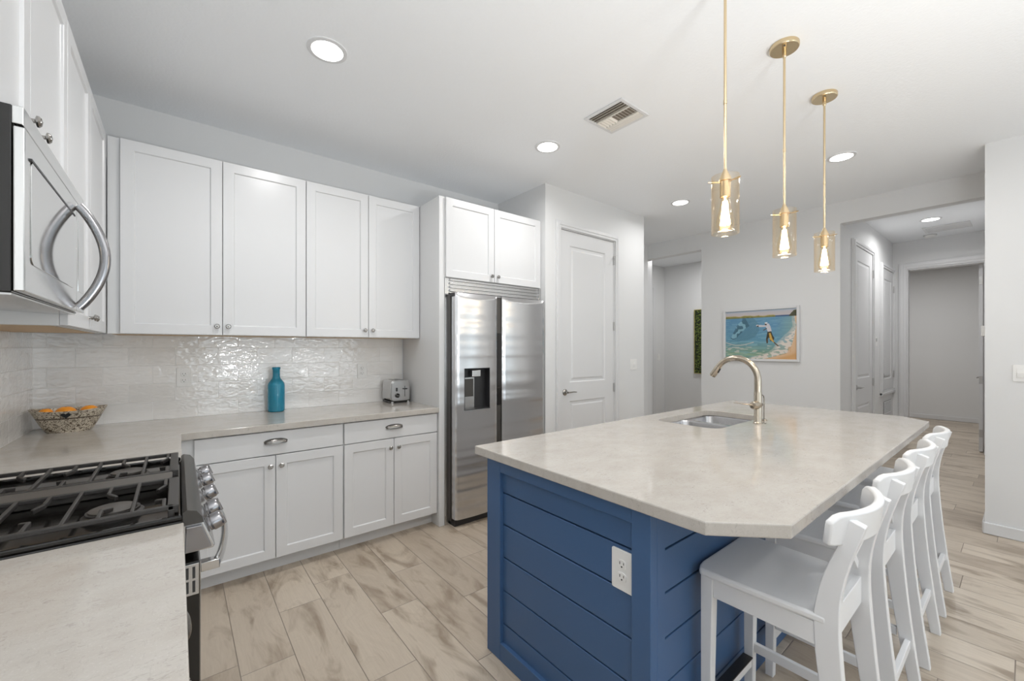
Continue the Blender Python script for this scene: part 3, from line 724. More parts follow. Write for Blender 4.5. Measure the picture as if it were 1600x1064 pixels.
# ------------------------------------------------------------------ island
def make_island():
    IX0, IX1, IY0, IY1 = 1.10, 3.62, 0.705, 1.545; H = 0.876
    t = thing('kitchen_island', 'blue shiplap-panelled kitchen island under the large quartz top', 'island', (IX0, IY0, 0))
    L, D = IX1 - IX0, IY1 - IY0; g = [0.0, 0.158, 0.3035, 0.449, 0.593, 0.732, H]
    def planks(name, bm_fn):
        bm = B()
        for a, b in zip(g[:-1], g[1:]): bm_fn(bm, a + 0.003 if a else a, b - 0.003)
        return new(name, bm, M['blue'], t, bevel=0.0015, seg=1)
    # recessed carcass just behind the boards (hollow at the top so the sink bowls hang free)
    bm = B()
    slab(bm, [(0.036, 0.036), (L - 0.036, 0.036), (L - 0.036, D - 0.036), (0.036, D - 0.036)], [[(0.06, 0.06), (0.06, D - 0.040), (L - 0.06, D - 0.040), (L - 0.06, 0.06)]], 0.0, H - 0.002)
    new('island_carcass', bm, M['groove'], t)
    planks('shiplap_end', lambda bm, a, b: box(bm, 0.017, 0.0355, 0.06, D - 0.09, a, b))
    planks('shiplap_seating_side', lambda bm, a, b: box(bm, 0.07, L - 0.07, 0.014, 0.0355, a, b))
    # frame on the end: stiles and rails proud of the boards
    bm = B(); box(bm, 0, 0.0355, 0.0, 0.068, 0, H); box(bm, 0.0355, 0.080, 0.0, 0.0355, 0, H); new('corner_post', bm, M['blue'], t, bevel=0.0015, seg=1)
    bm = B(); box(bm, 0, 0.0355, D - 0.096, D, 0, H); new('stile', bm, M['blue'], t, bevel=0.0015, seg=1)
    bm = B(); box(bm, 0, 0.0355, 0.0685, D - 0.0965, 0.824, H); new('top_rail', bm, M['blue'], t, bevel=0.0015, seg=1)
    bm = B(); box(bm, 0, 0.0355, 0.0685, D - 0.0965, 0, 0.077); new('bottom_rail', bm, M['blue'], t, bevel=0.0015, seg=1)
    bm = B(); box(bm, L - 0.08, L, 0.0, 0.0355, 0, H); new('corner_post', bm, M['blue'], t, bevel=0.0015, seg=1)
    # kitchen side: dark toe kick and doors
    bx('toe_kick', 0.05, L - 0.02, D - 0.0355, D - 0.03, 0.0, 0.1, M['groove'], t)
    for i in range(5):
        a = 0.04 + (L - 0.08) * i / 5; b = 0.04 + (L - 0.08) * (i + 1) / 5
        bm = B(); panel_slab(bm, [a + .002, a + .06, b - .06, b - .002], [0.105, 0.165, 0.80, 0.862], 0.02, {(1, 1)}, [(0.004, 0.008)])
        for v in bm.verts: v.co.y = D - 0.0355 - v.co.y
        new('island_door', bm, M['cabinet'], t, bevel=0.001, seg=1)
    return t
make_island()
# island top: clipped corners on the seating side, sink cut-out
SX0, SX1, SY0, SY1 = 2.35, 3.04, 1.09, 1.48
bm = B(); slab(bm, [(1.078, 1.615), (1.078, 0.53), (1.232, 0.380), (3.63, 0.380), (3.765, 0.520), (3.765, 1.615)], [rrect(SX0, SX1, SY0, SY1, 0.07)[::-1]], 0.876, 0.914)
tag(new('countertop', bm, M['quartz'], bevel=0.004), 'large white quartz island top with clipped corners and sink cut-out', 'countertop')
def make_sink():
    t = thing('sink', 'stainless double-bowl undermount sink set in the island top', 'sink', (0, 0, 0.8755))
    bm = B(); e = 0.012; XD = 2.73
    b1 = (SX0 - e + 0.004, XD - 0.012, SY0 - e + 0.004, SY1 + e - 0.004); b2 = (XD + 0.012, SX1 + e - 0.004, SY0 - e + 0.004, SY1 + e - 0.004)
    rr = lambda b, r: rrect(*b, r)
    slab(bm, rrect(SX0 - 0.02, SX1 + 0.02, SY0 - 0.02, SY1 + 0.02, 0.07), [rr(b1, 0.05)[::-1], rr(b2, 0.05)[::-1]], -0.003, -0.0005)
    new('rim', bm, M['chrome'], t)
    for b, dep in ((b1, 0.17), (b2, 0.20)):
        bm = B(); x0, x1, y0, y1 = b; rings = []
        for ins, z in ((0, -0.001), (0.004, -0.012), (0.010, -dep + 0.03), (0.020, -dep + 0.008), (0.045, -dep)):
            rings.append([(x, y, z) for x, y in rrect(x0 + ins, x1 - ins, y0 + ins, y1 - ins, 0.05)])
        loft(bm, rings, cap0=False)
        bmesh.ops.recalc_face_normals(bm, faces=bm.faces)
        o = new('bowl', bm, M['sink'], t, smooth=True)
        bm = B(); lathe(bm, [(0.042, -dep + 0.001), (0.040, -dep + 0.005), (0.030, -dep + 0.003), (0.001, -dep + 0.003)], (x0 + x1) / 2, (y0 + y1) / 2, 0, 24)
        new('drain', bm, M['chrome'], o, smooth=True)
make_sink()
def make_faucet():
    t = thing('faucet', 'gooseneck brushed-nickel pull-down faucet standing behind the island sink', 'faucet', (2.73, 1.02, 0.914))
    bm = B(); lathe(bm, [(0.027, 0.0), (0.027, 0.004), (0.024, 0.007), (0.0215, 0.012), (0.0215, 0.185), (0.0205, 0.19)], 0, 0, 0, 28)
    new('body', bm, M['faucet'], t, smooth=True)
    c, r = 0.128, 0.128; pts = [(0, 0, 0.186), (0, 0, 0.262)]
    for i in range(1, 17):
        a = PI - i * (PI * 0.84) / 16
        pts.append((0, c + r * math.cos(a), 0.262 + r * math.sin(a) * 1.02))
    bm = B(); tube(bm, pts, [0.0195] * 2 + [0.0185 - 0.002 * i / 16 for i in range(16)], 20, up0=(1, 0, 0)); sp = new('spout', bm, M['faucet'], t, smooth=True)
    e = Vector(pts[-1]); dv = (e - Vector(pts[-2])).normalized()
    bm = B(); tube(bm, [e - dv * 0.012, e + dv * 0.002, e + dv * 0.045, e + dv * 0.062], [0.0175, 0.0195, 0.0205, 0.019], 20); new('spray_head', bm, M['faucet'], t, smooth=True)
    bm = B(); tube(bm, [e - dv * 0.002 + Vector((-0.004, -0.017, -0.004)), e + dv * 0.03 + Vector((-0.004, -0.020, -0.004))], 0.006, 8); new('spray_button', bm, M['rubber'], t, smooth=True)
    bm = B(); tube(bm, [(-0.052, 0.010, 0.112), (-0.046, 0.009, 0.112), (-0.02, 0.004, 0.112), (0.0, 0, 0.112), (0.024, -0.005, 0.112)], [0.012, 0.0235, 0.026, 0.024, 0.016], 20)
    lv = new('valve', bm, M['faucet'], t, smooth=True)
    bm = B(); tube(bm, [(-0.045, 0.012, 0.114), (-0.075, 0.060, 0.119), (-0.080, 0.105, 0.121)], [0.006, 0.005, 0.0045], 10, flat=(1.3, 0.7)); new('lever', bm, M['faucet'], lv, smooth=True)
    bm = B(); tube(bm, [(0.012, -0.012, 0.178), (0.024, -0.022, 0.166), (0.026, -0.024, 0.15), (0.026, -0.024, 0.004), (0.034, -0.030, 0.002)], 0.004, 8, flat=(1.5, 0.6)); new('side_rod', bm, M['chrome'], t, smooth=True)
make_faucet()
bm = B(); lathe(bm, [(0.019, 0), (0.019, 0.006), (0.015, 0.010), (0.002, 0.011)], 2.86, 1.035, 0.914, 24)
tag(new('sink_hole_cover', bm, M['faucet'], smooth=True), 'small round metal cap on the island top beside the faucet', 'cap')

# ------------------------------------------------------------------ outlets and switches (front towards -y)
def outlet(label, loc, rotz, w=0.076, h=0.122):
    t = thing('electrical_outlet', label, 'outlet', loc, rotz)
    bm = B(); prism(bm, rrect(-w / 2, w / 2, -h / 2, h / 2, 0.006, 3), -0.006, 0, 'y'); new('cover_plate', bm, M['plate'], t, bevel=0.0015)
    for s in (-1, 1):
        bm = B(); prism(bm, rrect(-0.017, 0.017, s * 0.0205 - 0.0145, s * 0.0205 + 0.0145, 0.011, 5), -0.0085, -0.0058, 'y'); f = new('socket', bm, M['plate'], t, bevel=0.0006, seg=1)
        bm = B(); box(bm, -0.0085, -0.006, -0.009, -0.0083, s * 0.0205 - 0.001, s * 0.0205 + 0.008); box(bm, 0.006, 0.0083, -0.009, -0.0083, s * 0.0205 + 0.0, s * 0.0205 + 0.0075)
        lathe(bm, [(0.0028, -0.009), (0.0028, -0.0083)], 0, 0, s * 0.0205 - 0.0075, 10, 'y'); new('socket_holes', bm, M['slot'], f)
outlet('white wall outlet on the tiles left of the blue bottle', (0.033, YB - 0.008, 1.177), 0)
outlet('white wall outlet on the tiles above and left of the toaster', (1.192, YB - 0.008, 1.180), 0)
outlet('white outlet on the blue end panel of the island', (1.1165, 0.815, 0.655), -PI / 2, 0.082, 0.130)
def switch(label, loc, rotz, w, n, kind='rocker'):
    t = thing('light_switch', label, 'switch', loc, rotz)
    bm = B(); prism(bm, rrect(-w / 2, w / 2, -0.06, 0.06, 0.006, 3), -0.006, 0, 'y'); new('cover_plate', bm, M['plate'], t, bevel=0.0015)
    for i in range(n):
        x = (i - (n - 1) / 2) * 0.046
        bm = B(); prism(bm, [(-0.006, -0.033), (-0.0085, -0.033), (-0.011, 0.0), (-0.0075, 0.033), (-0.006, 0.033)], x - 0.0165, x + 0.0165, 'x'); new('rocker', bm, M['plate'], t, bevel=0.0006, seg=1)
switch('white rocker switch plate on the wall right of the pantry door', (3.965, YP, 1.185), 0, 0.115, 2)
switch('white rocker switch plate on the right-hand wall end', (4.65, 0.005, 1.19), -PI / 2, 0.118, 2)
switch('small white switch plate inside the far left doorway on the passage wall', (6.9, 4.26, 1.20), 0, 0.075, 1)
t = thing('thermostat', 'white wall thermostat on the hall side of the right wall corner', 'thermostat', (4.86, 0.195, 1.50))
bx('thermostat_case', -0.05, 0.05, 0, 0.026, -0.04, 0.04, M['plate'], t, bevel=0.004)
bx('thermostat_screen', -0.032, 0.032, 0.026, 0.0272, -0.02, 0.025, M['mwglass'], t)
t = thing('thermostat', 'small white keypad between the two white doors of the hall', 'keypad', (6.86, 1.215, 1.45))
bx('keypad_case', -0.05, 0.05, -0.024, 0, -0.06, 0.06, M['plate'], t, bevel=0.004); bx('keypad_screen', -0.03, 0.03, -0.0252, -0.024, 0.0, 0.04, M['mwglass'], t)
t.name = 'wall_keypad'

# ------------------------------------------------------------------ bar stools (seat front towards +y)
def make_stool(label):
    t = thing('bar_stool', label, 'bar stool', (0, 0, 0), 0, 'white bar stools along the island')
    m = M['stool']
    # seat: rounded, slightly dished slab
    bm = B(); nx, ny = 14, 12; hw, y0, y1, zt, th = 0.198, -0.205, 0.158, 0.634, 0.024
    top = {}; bot = {}
    for i in range(nx + 1):
        for j in range(ny + 1):
            u, v = i / nx * 2 - 1, j / ny
            wv = hw * (0.93 + 0.07 * min(1, v * 1.5)); x = u * wv; y = y0 + (y1 - y0) * v
            x2, y2 = x, y
            if v > 0.8 and abs(u) > 0.8: y2 -= 0.016 * ((v - 0.8) / 0.2) * ((abs(u) - 0.8) / 0.2)
            dish = 0.007 * max(0, 1 - u * u) * max(0, math.sin(PI * min(1, v * 1.05)))
            top[i, j] = bm.verts.new((x2, y2, zt - dish)); bot[i, j] = bm.verts.new((x2, y2, zt - th))
    for i in range(nx):
        for j in range(ny):
            bm.faces.new((top[i, j], top[i + 1, j], top[i + 1, j + 1], top[i, j + 1])); bm.faces.new((bot[i, j], bot[i, j + 1], bot[i + 1, j + 1], bot[i + 1, j]))
    for i in range(nx):
        for j in (0, ny): bm.faces.new((top[i, j], top[i + 1, j], bot[i + 1, j], bot[i, j]))
    for j in range(ny):
        for i in (0, nx): bm.faces.new((top[i, j], top[i, j + 1], bot[i, j + 1], bot[i, j]))
    new('seat', bm, m, t, smooth=True, bevel=0.008, seg=3)
    # rear posts: one bent plank from floor to back rail
    prof = [(-0.275, 0.0, 0.036), (-0.252, 0.15, 0.042), (-0.226, 0.35, 0.050), (-0.208, 0.52, 0.058), (-0.202, 0.64, 0.058), (-0.214, 0.73, 0.050), (-0.240, 0.82, 0.042), (-0.272, 0.905, 0.034)]
    def interp(z, k):
        for a, b in zip(prof[:-1], prof[1:]):
            if z <= b[1]:
                s = (z - a[1]) / (b[1] - a[1]); s = max(0, s); return a[k] + (b[k] - a[k]) * s
        return prof[-1][k]
    for sx in (-1, 1):
        bm = B(); rings = []
        for i in range(25):
            z = 0.905 * i / 24
            cy = (interp(max(0, z - 0.03), 0) + interp(z, 0) + interp(min(0.905, z + 0.03), 0)) / 3; dp = interp(z, 2)
            cx = sx * (0.170 if z < 0.6 else 0.170 - 0.018 * (z - 0.6) / 0.3); hx = 0.0145
            tz = 0.006 if i == 24 else 0
            rings.append([(cx - hx, cy - dp / 2, z - tz), (cx + hx, cy - dp / 2, z - tz), (cx + hx, cy + dp / 2, z + tz), (cx - hx, cy + dp / 2, z + tz)])
        loft(bm, rings); new('rear_post', bm, m, t, smooth=True, bevel=0.0025)
        bm = B(); rings = []
        for z, w, dx in ((0, 0.030, 0.004), (0.25, 0.034, 0.002), (0.61, 0.040, 0)):
            cx = sx * (0.168 + dx); cy = 0.122 + 0.006 * (1 - z / 0.61)
            rings.append([(cx - w / 2, cy - w / 2, z), (cx + w / 2, cy - w / 2, z), (cx + w / 2, cy + w / 2, z), (cx - w / 2, cy + w / 2, z)])
        loft(bm, rings); new('front_leg', bm, m, t, bevel=0.003)
        bx('side_apron', sx * 0.172 - 0.010, sx * 0.172 + 0.010, -0.180, 0.1025, 0.545, 0.609, m, t, bevel=0.002)
        bm = B(); bar(bm, (sx * 0.170, -0.215, 0.220), (sx * 0.170, 0.108, 0.220), 0.016, 0.034); new('side_stretcher', bm, m, t, bevel=0.002)
    bx('front_apron', -0.148, 0.148, 0.112, 0.130, 0.545, 0.609, m, t, bevel=0.002)
    bx('rear_apron', -0.155, 0.155, -0.214, -0.194, 0.550, 0.634, m, t, bevel=0.002)
    bx('rear_stretcher', -0.155, 0.155, -0.258, -0.240, 0.175, 0.208, m, t, bevel=0.002)
    fr = bx('footrest', -0.150, 0.150, 0.112, 0.136, 0.150, 0.186, m, t, bevel=0.002)
    bx('foot_plate', -0.146, 0.146, 0.106, 0.142, 0.1865, 0.192, M['rubber'], fr, bevel=0.002)
    # curved top rail in front of the posts
    bm = B(); rings = []; n = 24
    for i in range(n + 1):
        u = -1 + 2 * i / n; x = u * 0.206; yc = -0.268 + 0.062 * u * u
        slope = 0.062 * 2 * u / 0.212
        nn = Vector((-slope, 1, 0)).normalized(); e = max(0, abs(u) - 0.82) / 0.18; zt = 0.926 - 0.022 * e ** 2.4; zb = 0.838 + 0.004 * e ** 3
        th_ = 0.0115; pts = []
        for s, z in ((-1, zb), (1, zb), (1, zt), (-1, zt)):
            yb = -0.012 * (z - 0.838) / 0.09
            pts.append((x + nn.x * th_ * s, yc + nn.y * th_ * s + yb, z))
        rings.append(pts)
    loft(bm, rings); new('top_rail', bm, m, t, smooth=True, bevel=0.006, seg=3)
    # X brace and lower rail between the posts
    bm = B(); yb_ = lambda z: interp(z, 0) + 0.004
    for sx in (-1, 1):
        bar(bm, (-sx * 0.145, yb_(0.672), 0.672), (sx * 0.140, yb_(0.832) - 0.0, 0.840), 0.012, 0.028, up=(0, 0, 1))
    new('cross_brace', bm, m, t, bevel=0.002)
    return t
SC = [1.560, 2.110, 2.665, 3.215]
labs = ['white wooden bar stool nearest the camera, with its whole seat in view', 'white wooden bar stool directly behind the nearest one, second along the island',
        'white wooden bar stool third along the island, second from the hall end', 'white wooden bar stool farthest from the camera, nearest the hall opening']
st = make_stool(labs[0]); st.location = (SC[0], 0.548, 0)
for i in (1, 2, 3):
    c = copy_tree(st); c.location = (SC[i], 0.548, 0); c['label'] = labs[i]

# ------------------------------------------------------------------ pendants
def make_pendant(label):
    t = thing('pendant_light', label, 'pendant light', (0, 0, 0), 0, 'glass pendant lights over the island')
    bm = B(); lathe(bm, [(0.062, CZ - 0.0005), (0.064, CZ - 0.004), (0.064, CZ - 0.020), (0.061, CZ - 0.024), (0.001, CZ - 0.024)], 0, 0, 0, 40); cn = new('canopy', bm, M['brass'], t, smooth=True)
    bm = B()
    for s in (-1, 1): lathe(bm, [(0.004, CZ - 0.0275), (0.004, CZ - 0.0235)], s * 0.035, s * 0.012, 0, 10)
    new('canopy_screws', bm, M['griddle'], cn)
    bm = B(); lathe(bm, [(0.010, CZ - 0.024), (0.010, CZ - 0.058), (0.0065, CZ - 0.062), (0.0055, CZ - 0.07), (0.0055, 2.36), (0.0068, 2.36), (0.0068, 2.345), (0.0055, 2.345), (0.0055, 2.080)], 0, 0, 0, 16); new('rod', bm, M['brass'], t, smooth=True)
    bm = B(); lathe(bm, [(0.006, 2.085), (0.008, 2.078), (0.024, 2.042), (0.025, 2.036), (0.0195, 2.034), (0.0195, 1.972), (0.016, 1.970)], 0, 0, 0, 28); new('socket', bm, M['brass'], t, smooth=True)
    bm = B()
    for a in (0.3, 0.3 + 2 * PI / 3, 0.3 + 4 * PI / 3):
        c, s = math.cos(a), math.sin(a); tube(bm, [(c * 0.02, s * 0.02, 2.032), (c * 0.066, s * 0.066, 2.032)], 0.0028, 8)
        lathe(bm, [(0.005, 0), (0.005, 0.002)], c * 0.05, s * 0.05, 2.028, 8)
    new('shade_screws', bm, M['brass'], t, smooth=True)
    bm = B(); ro, ri, za, zb = 0.051, 0.0485, 2.055, 1.826
    lathe(bm, [(ri, zb), (ri, za), (ro, za), (ro, zb), (ri, zb)], 0, 0, 0, 48, cap0=False, cap1=False); bmesh.ops.remove_doubles(bm, verts=bm.verts, dist=1e-6); new('glass_shade', bm, M['amber'], t, smooth=True)
    bm = B(); lathe(bm, [(0.014, 1.972), (0.0155, 1.960), (0.020, 1.935), (0.029, 1.898), (0.0325, 1.878), (0.031, 1.858), (0.022, 1.842), (0.008, 1.836), (0.001, 1.8355)], 0, 0, 0, 32); bl = new('bulb', bm, M['bulbglass'], t, smooth=True)
    bm = B()
    for k in range(6):
        a = 2 * PI * k / 6; b_ = a + PI / 6
        tube(bm, [(math.cos(a) * 0.005, math.sin(a) * 0.005, 1.955), (math.cos(b_) * 0.016, math.sin(b_) * 0.016, 1.862)], 0.0055, 8)
    lathe(bm, [(0.004, 1.968), (0.005, 1.93), (0.003, 1.87)], 0, 0, 0, 8)
    new('filament', bm, M['filament'], bl)
    return t
PX = [1.705, 2.350, 3.000]
pl = ['brass pendant with amber glass cylinder, nearest the camera', 'brass pendant with amber glass cylinder, middle one of the three over the island', 'brass pendant with amber glass cylinder, farthest of the three, nearest the hall']
pt = make_pendant(pl[0]); pt.location = (PX[0], 0.757, 0)
for i in (1, 2):
    c = copy_tree(pt); c.location = (PX[i], 0.757, 0); c['label'] = pl[i]
for i, x in enumerate(PX):
    d = bpy.data.lights.new('pendant_bulb_light', 'POINT'); d.energy = 3.5; d.color = (1.0, 0.82, 0.58); d.shadow_soft_size = 0.03
    o = bpy.data.objects.new('pendant_bulb_light', d); COL.objects.link(o); o.location = (x, 0.757, 1.815)

# ------------------------------------------------------------------ downlights
def make_down(label, group='recessed ceiling downlights'):
    t = thing('downlight', label, 'ceiling light', (0, 0, CZ), 0, group)
    bm = B(); lathe(bm, [(0.095, -0.0004), (0.094, -0.005), (0.080, -0.008), (0.074, -0.006)], 0, 0, 0, 40, cap1=False, cap0=False); new('trim_ring', bm, M['trim'], t, smooth=True)
    bm = B(); lathe(bm, [(0.076, -0.0004), (0.076, -0.0055), (0.05, -0.007), (0.001, -0.0075)], 0, 0, 0, 40); new('lens', bm, M['lamp'], t, smooth=True)
    return t
downs = [(0.59, 2.22, 'bright round ceiling downlight nearest, above the counter run', 1.7), (2.155, 2.25, 'round ceiling downlight in front of the refrigerator, beside the air vent', 1.5),
         (4.05, 2.25, 'round ceiling downlight in front of the pantry door corner', 1), (4.07, 0.916, 'round ceiling downlight between the last pendant and the far wall', 1),
         (6.86, 0.707, 'round ceiling downlight in the hall beside the attic hatch', 2.2)]
dn = None
for x, y, lb, pw in downs:
    if dn is None: dn = make_down(lb); c = dn
    else: c = copy_tree(dn); c['label'] = lb
    c.location = (x, y, CZ)
    area('downlight_light', (x, y, CZ - 0.012), (0, 0, 0), 0.14, 0.14, DOWN_W * pw, DOWN_C, 'DISK', math.radians(165))
# added fill lights without fixtures, out of view: living end, near camera, bedroom, passage
for x, y, pw in ((0.59, 0.2, 1), (2.3, -1.2, 1), (4.0, -1.2, 1), (0.59, -2.4, 1), (2.3, -3.4, 1), (4.0, -3.4, 1), (9.6, 1.2, 5.0), (6.3, 3.0, 3.2)):
    area('added_ceiling_fill', (x, y, CZ - 0.012), (0, 0, 0), 0.14, 0.14, DOWN_W * pw, DOWN_C, 'DISK')

# ------------------------------------------------------------------ ceiling vent, hatch, detector, hall vent
t = thing('ceiling_vent', 'square louvred air vent in the ceiling over the kitchen aisle', 'vent', (2.22, 1.675, CZ), PI / 2)
bm = B(); slab(bm, [(-0.150, -0.145), (0.150, -0.145), (0.150, 0.145), (-0.150, 0.145)], [[(-0.128, -0.122), (-0.128, 0.122), (0.128, 0.122), (0.128, -0.122)]], -0.010, -0.0004); new('frame', bm, M['trim'], t, bevel=0.003)
bx('duct_opening', -0.128, 0.128, -0.122, 0.122, -0.0012, -0.0004, M['duct'], t)
def louvre(y, s_, a, b, ax):
    bm = B(); prism(bm, [(y, -0.002), (y + s_ * 0.011, -0.0125), (y + s_ * 0.0135, -0.0125), (y + s_ * 0.003, -0.002)], a, b, ax); new('louvre', bm, M['vent'], t)
for i in range(3): louvre(0.100 - i * 0.024, 1, -0.127, 0.127, 'x')
for i in range(3): louvre(-0.104 + i * 0.022, -1, -0.127, 0.127, 'x')
for i in range(11): louvre(-0.112 + i * 0.0224, 1 if i > 5 else -1, -0.050, 0.036, 'y')
bx('louvre_divider', -0.127, 0.127, 0.036, 0.041, -0.0125, -0.002, M['vent'], t); bx('louvre_divider', -0.127, 0.127, -0.055, -0.050, -0.0125, -0.002, M['vent'], t)
bm = B(); slab(bm, [(7.28, 0.42), (7.62, 0.42), (7.62, 0.83), (7.28, 0.83)], [[(7.31, 0.45), (7.31, 0.80), (7.59, 0.80), (7.59, 0.45)]], CZ - 0.012, CZ - 0.0004)
hatch = thing('attic_hatch', 'flat white framed return panel in the hall ceiling', 'ceiling panel', (0, 0, 0)); new('hatch_frame', bm, M['trim'], hatch, bevel=0.002)
bx('hatch_panel', 7.31, 7.59, 0.45, 0.80, CZ - 0.006, CZ - 0.0005, M['trim'], hatch)
t = thing('smoke_detector', 'round white smoke detector on the hall ceiling before the end doorway', 'smoke detector', (7.82, 0.81, CZ))
bm = B(); lathe(bm, [(0.062, -0.0004), (0.062, -0.012), (0.055, -0.030), (0.03, -0.035), (0.001, -0.036)], 0, 0, 0, 32); new('detector_case', bm, M['plate'], t, smooth=True)
bm = B(); lathe(bm, [(0.066, -0.0004), (0.066, -0.007), (0.060, -0.007)], 0, 0, 0, 32); new('mounting_ring', bm, M['hinge'], t, smooth=True)
t = thing('wall_vent', 'small white louvred vent low on the hall wall, below the raised door', 'vent', (7.34, 1.215, 0.44))
bm = B(); prism(bm, [(0, 0), (0.56, 0), (0.56, 0.24), (0, 0.24)], -0.010, 0, 'y')
bx('vent_frame', 0, 0.56, -0.006, 0, 0, 0.24, M['trim'], t); bm.free()
bx('vent_opening', 0.04, 0.52, -0.0075, -0.006, 0.035, 0.205, M['grey_metal'], t)
for i in range(8):
    z = 0.04 + i * 0.021; bm = B(); prism(bm, [(-0.007, z + 0.010), (-0.015, z), (-0.015, z + 0.002), (-0.007, z + 0.012)], 0.04, 0.52, 'x'); new('louvre', bm, M['trim'], t)

# ------------------------------------------------------------------ pictures
def painting():
    t = thing('framed_painting', 'framed beach painting of a man casting a net, on the far wall', 'painting', (XF, 2.385, 1.215), -PI / 2)
    Wp, Hp = 0.815, 0.625
    # frame, front towards -y (local)
    bm = B(); f = 0.026; slab_pts = None
    for a in ((0, f, 0, Hp), (Wp - f, Wp, 0, Hp)): box(bm, a[0], a[1], -0.032, 0, a[2], a[3])
    box(bm, f, Wp - f, -0.032, 0, 0, f); box(bm, f, Wp - f, -0.032, 0, Hp - f, Hp); new('frame', bm, M['trim'], t, bevel=0.002)
    nx, nz = 230, 170
    def inside(poly, x, y):
        c = False; j = len(poly) - 1
        for i in range(len(poly)):
            xi, yi = poly[i]; xj, yj = poly[j]
            if (yi > y) != (yj > y) and x < (xj - xi) * (y - yi) / (yj - yi) + xi: c = not c
            j = i
        return c
    def L(h):
        h = [int(h[i:i + 2], 16) / 255 for i in (0, 2, 4)]
        return [(v / 12.92 if v < 0.04045 else ((v + 0.055) / 1.055) ** 2.4) for v in h]
    def mixc(a, b, s): s = max(0, min(1, s)); return [p + (q - p) * s for p, q in zip(a, b)]
    rnd = random.Random(3); grid = {}
    def vn(x, y):
        xi, yi = math.floor(x), math.floor(y); fx, fy = x - xi, y - yi; fx = fx * fx * (3 - 2 * fx); fy = fy * fy * (3 - 2 * fy)
        def g(a, b):
            if (a, b) not in grid: grid[a, b] = rnd.random()
            return grid[a, b]
        return (g(xi, yi) * (1 - fx) + g(xi + 1, yi) * fx) * (1 - fy) + (g(xi, yi + 1) * (1 - fx) + g(xi + 1, yi + 1) * fx) * fy
    C_ = {k: L(v) for k, v in dict(sky='bdb6b8', skyt='9fb2c4', hill='8c8a4e', hilld='4a4a2a', hilly='c2b080', far='3f5a80', w1='6d9ab4', w2='4f82a8', w3='5f94a6', w4='6a8f83', w5='8faa8f', foam='d8cfc6', sand='d8b896', sand2='cfa06c', net='4a7688', netd='2c4f60', netl='8fbccb', shirt='c8c6cc', skin='5b4a3a', shorts='c9a24a', dark='3a3526', cap='e8e6e6', rock='4f5142').items()}
    net = [(0.10, 0.60), (0.13, 0.46), (0.20, 0.30), (0.26, 0.20), (0.33, 0.13), (0.42, 0.16), (0.49, 0.28), (0.50, 0.42), (0.44, 0.55), (0.32, 0.62), (0.20, 0.63)]
    netfold = [(0.075, 0.58), (0.12, 0.44), (0.19, 0.27), (0.25, 0.20), (0.27, 0.04), (0.30, 0.16), (0.36, 0.32), (0.30, 0.37), (0.24, 0.46), (0.17, 0.56), (0.12, 0.60)]
    figs = [([(0.455, 0.325), (0.46, 0.30), (0.59, 0.315), (0.59, 0.345), (0.50, 0.345)], 'shirt'), ([(0.455, 0.33), (0.49, 0.31), (0.49, 0.345)], 'skin'),
            ([(0.585, 0.30), (0.63, 0.28), (0.655, 0.34), (0.67, 0.43), (0.655, 0.48), (0.62, 0.45), (0.60, 0.38)], 'shirt'),
            ([(0.615, 0.45), (0.665, 0.44), (0.685, 0.52), (0.70, 0.62), (0.655, 0.64), (0.635, 0.56), (0.61, 0.62), (0.595, 0.60)], 'dark'),
            ([(0.635, 0.48), (0.655, 0.47), (0.685, 0.60), (0.72, 0.68), (0.69, 0.66), (0.645, 0.60)], 'shorts'), ([(0.66, 0.47), (0.71, 0.58), (0.70, 0.61), (0.675, 0.56)], 'dark'),
            ([(0.595, 0.60), (0.62, 0.60), (0.62, 0.68), (0.60, 0.68)], 'skin'), ([(0.69, 0.64), (0.72, 0.67), (0.77, 0.74), (0.755, 0.745), (0.71, 0.69)], 'skin'),
            ([(0.575, 0.285), (0.60, 0.275), (0.605, 0.315), (0.585, 0.32)], 'skin'), ([(0.58, 0.26), (0.61, 0.255), (0.615, 0.285), (0.58, 0.285)], 'cap'),
            ([(0.60, 0.37), (0.61, 0.385), (0.56, 0.425), (0.555, 0.41)], 'skin')]
    def color(u, v):     # v down
        wob = (vn(u * 9, v * 9) - 0.5)
        if v < 0.03: return mixc(C_['skyt'], C_['sky'], 0.2)
        hz = 0.155 + 0.0 * u
        if v < hz:
            hb = 0.095 + 0.02 * vn(u * 14, 1) + (0.01 if u > 0.5 else 0)
            if u > 0.90 and v > 0.04 + (0.96 - u) * (1.6 if u < 0.96 else 0.3): return mixc(C_['rock'], C_['hilld'], vn(u * 40, v * 60))
            if v > hb and u < 0.72 - (v < 0.12) * 0.06 * vn(u * 30, 2): return mixc(mixc(C_['hilly'], C_['hill'], (v - hb) / 0.02), C_['hilld'], (v - hb) / 0.05 * vn(u * 30, v * 50))
            if v > 0.122: return C_['far']
            return mixc(C_['sky'], C_['skyt'], max(0, 1 - v * 12) * 0.5)
        # shoreline curve
        sh = 0.985 - 0.10 * max(0, (v - 0.40) / 0.6) + 0.025 * wob - 0.30 * max(0, (v - 0.86) / 0.14) ** 1.3
        st = vn(u * 7, v * 55); d = (v - hz) / (1 - hz)
        c = mixc(mixc(C_['w1'], C_['w2'], st), C_['w3'], max(0, d * 1.6 - 0.3)); c = mixc(c, mixc(C_['w4'], C_['w5'], vn(u * 12, v * 40)), (d - 0.55) * 3.2)
        if st > 0.72: c = mixc(c, C_['netl'], 0.35)
        c = mixc(c, C_['w5'], max(0, (u - 0.72) * 2.2) * (1 - abs(v - 0.35)))
        fo = sh - 0.26 * max(0, min(1, (v - 0.35) * 1.7)) - 0.05
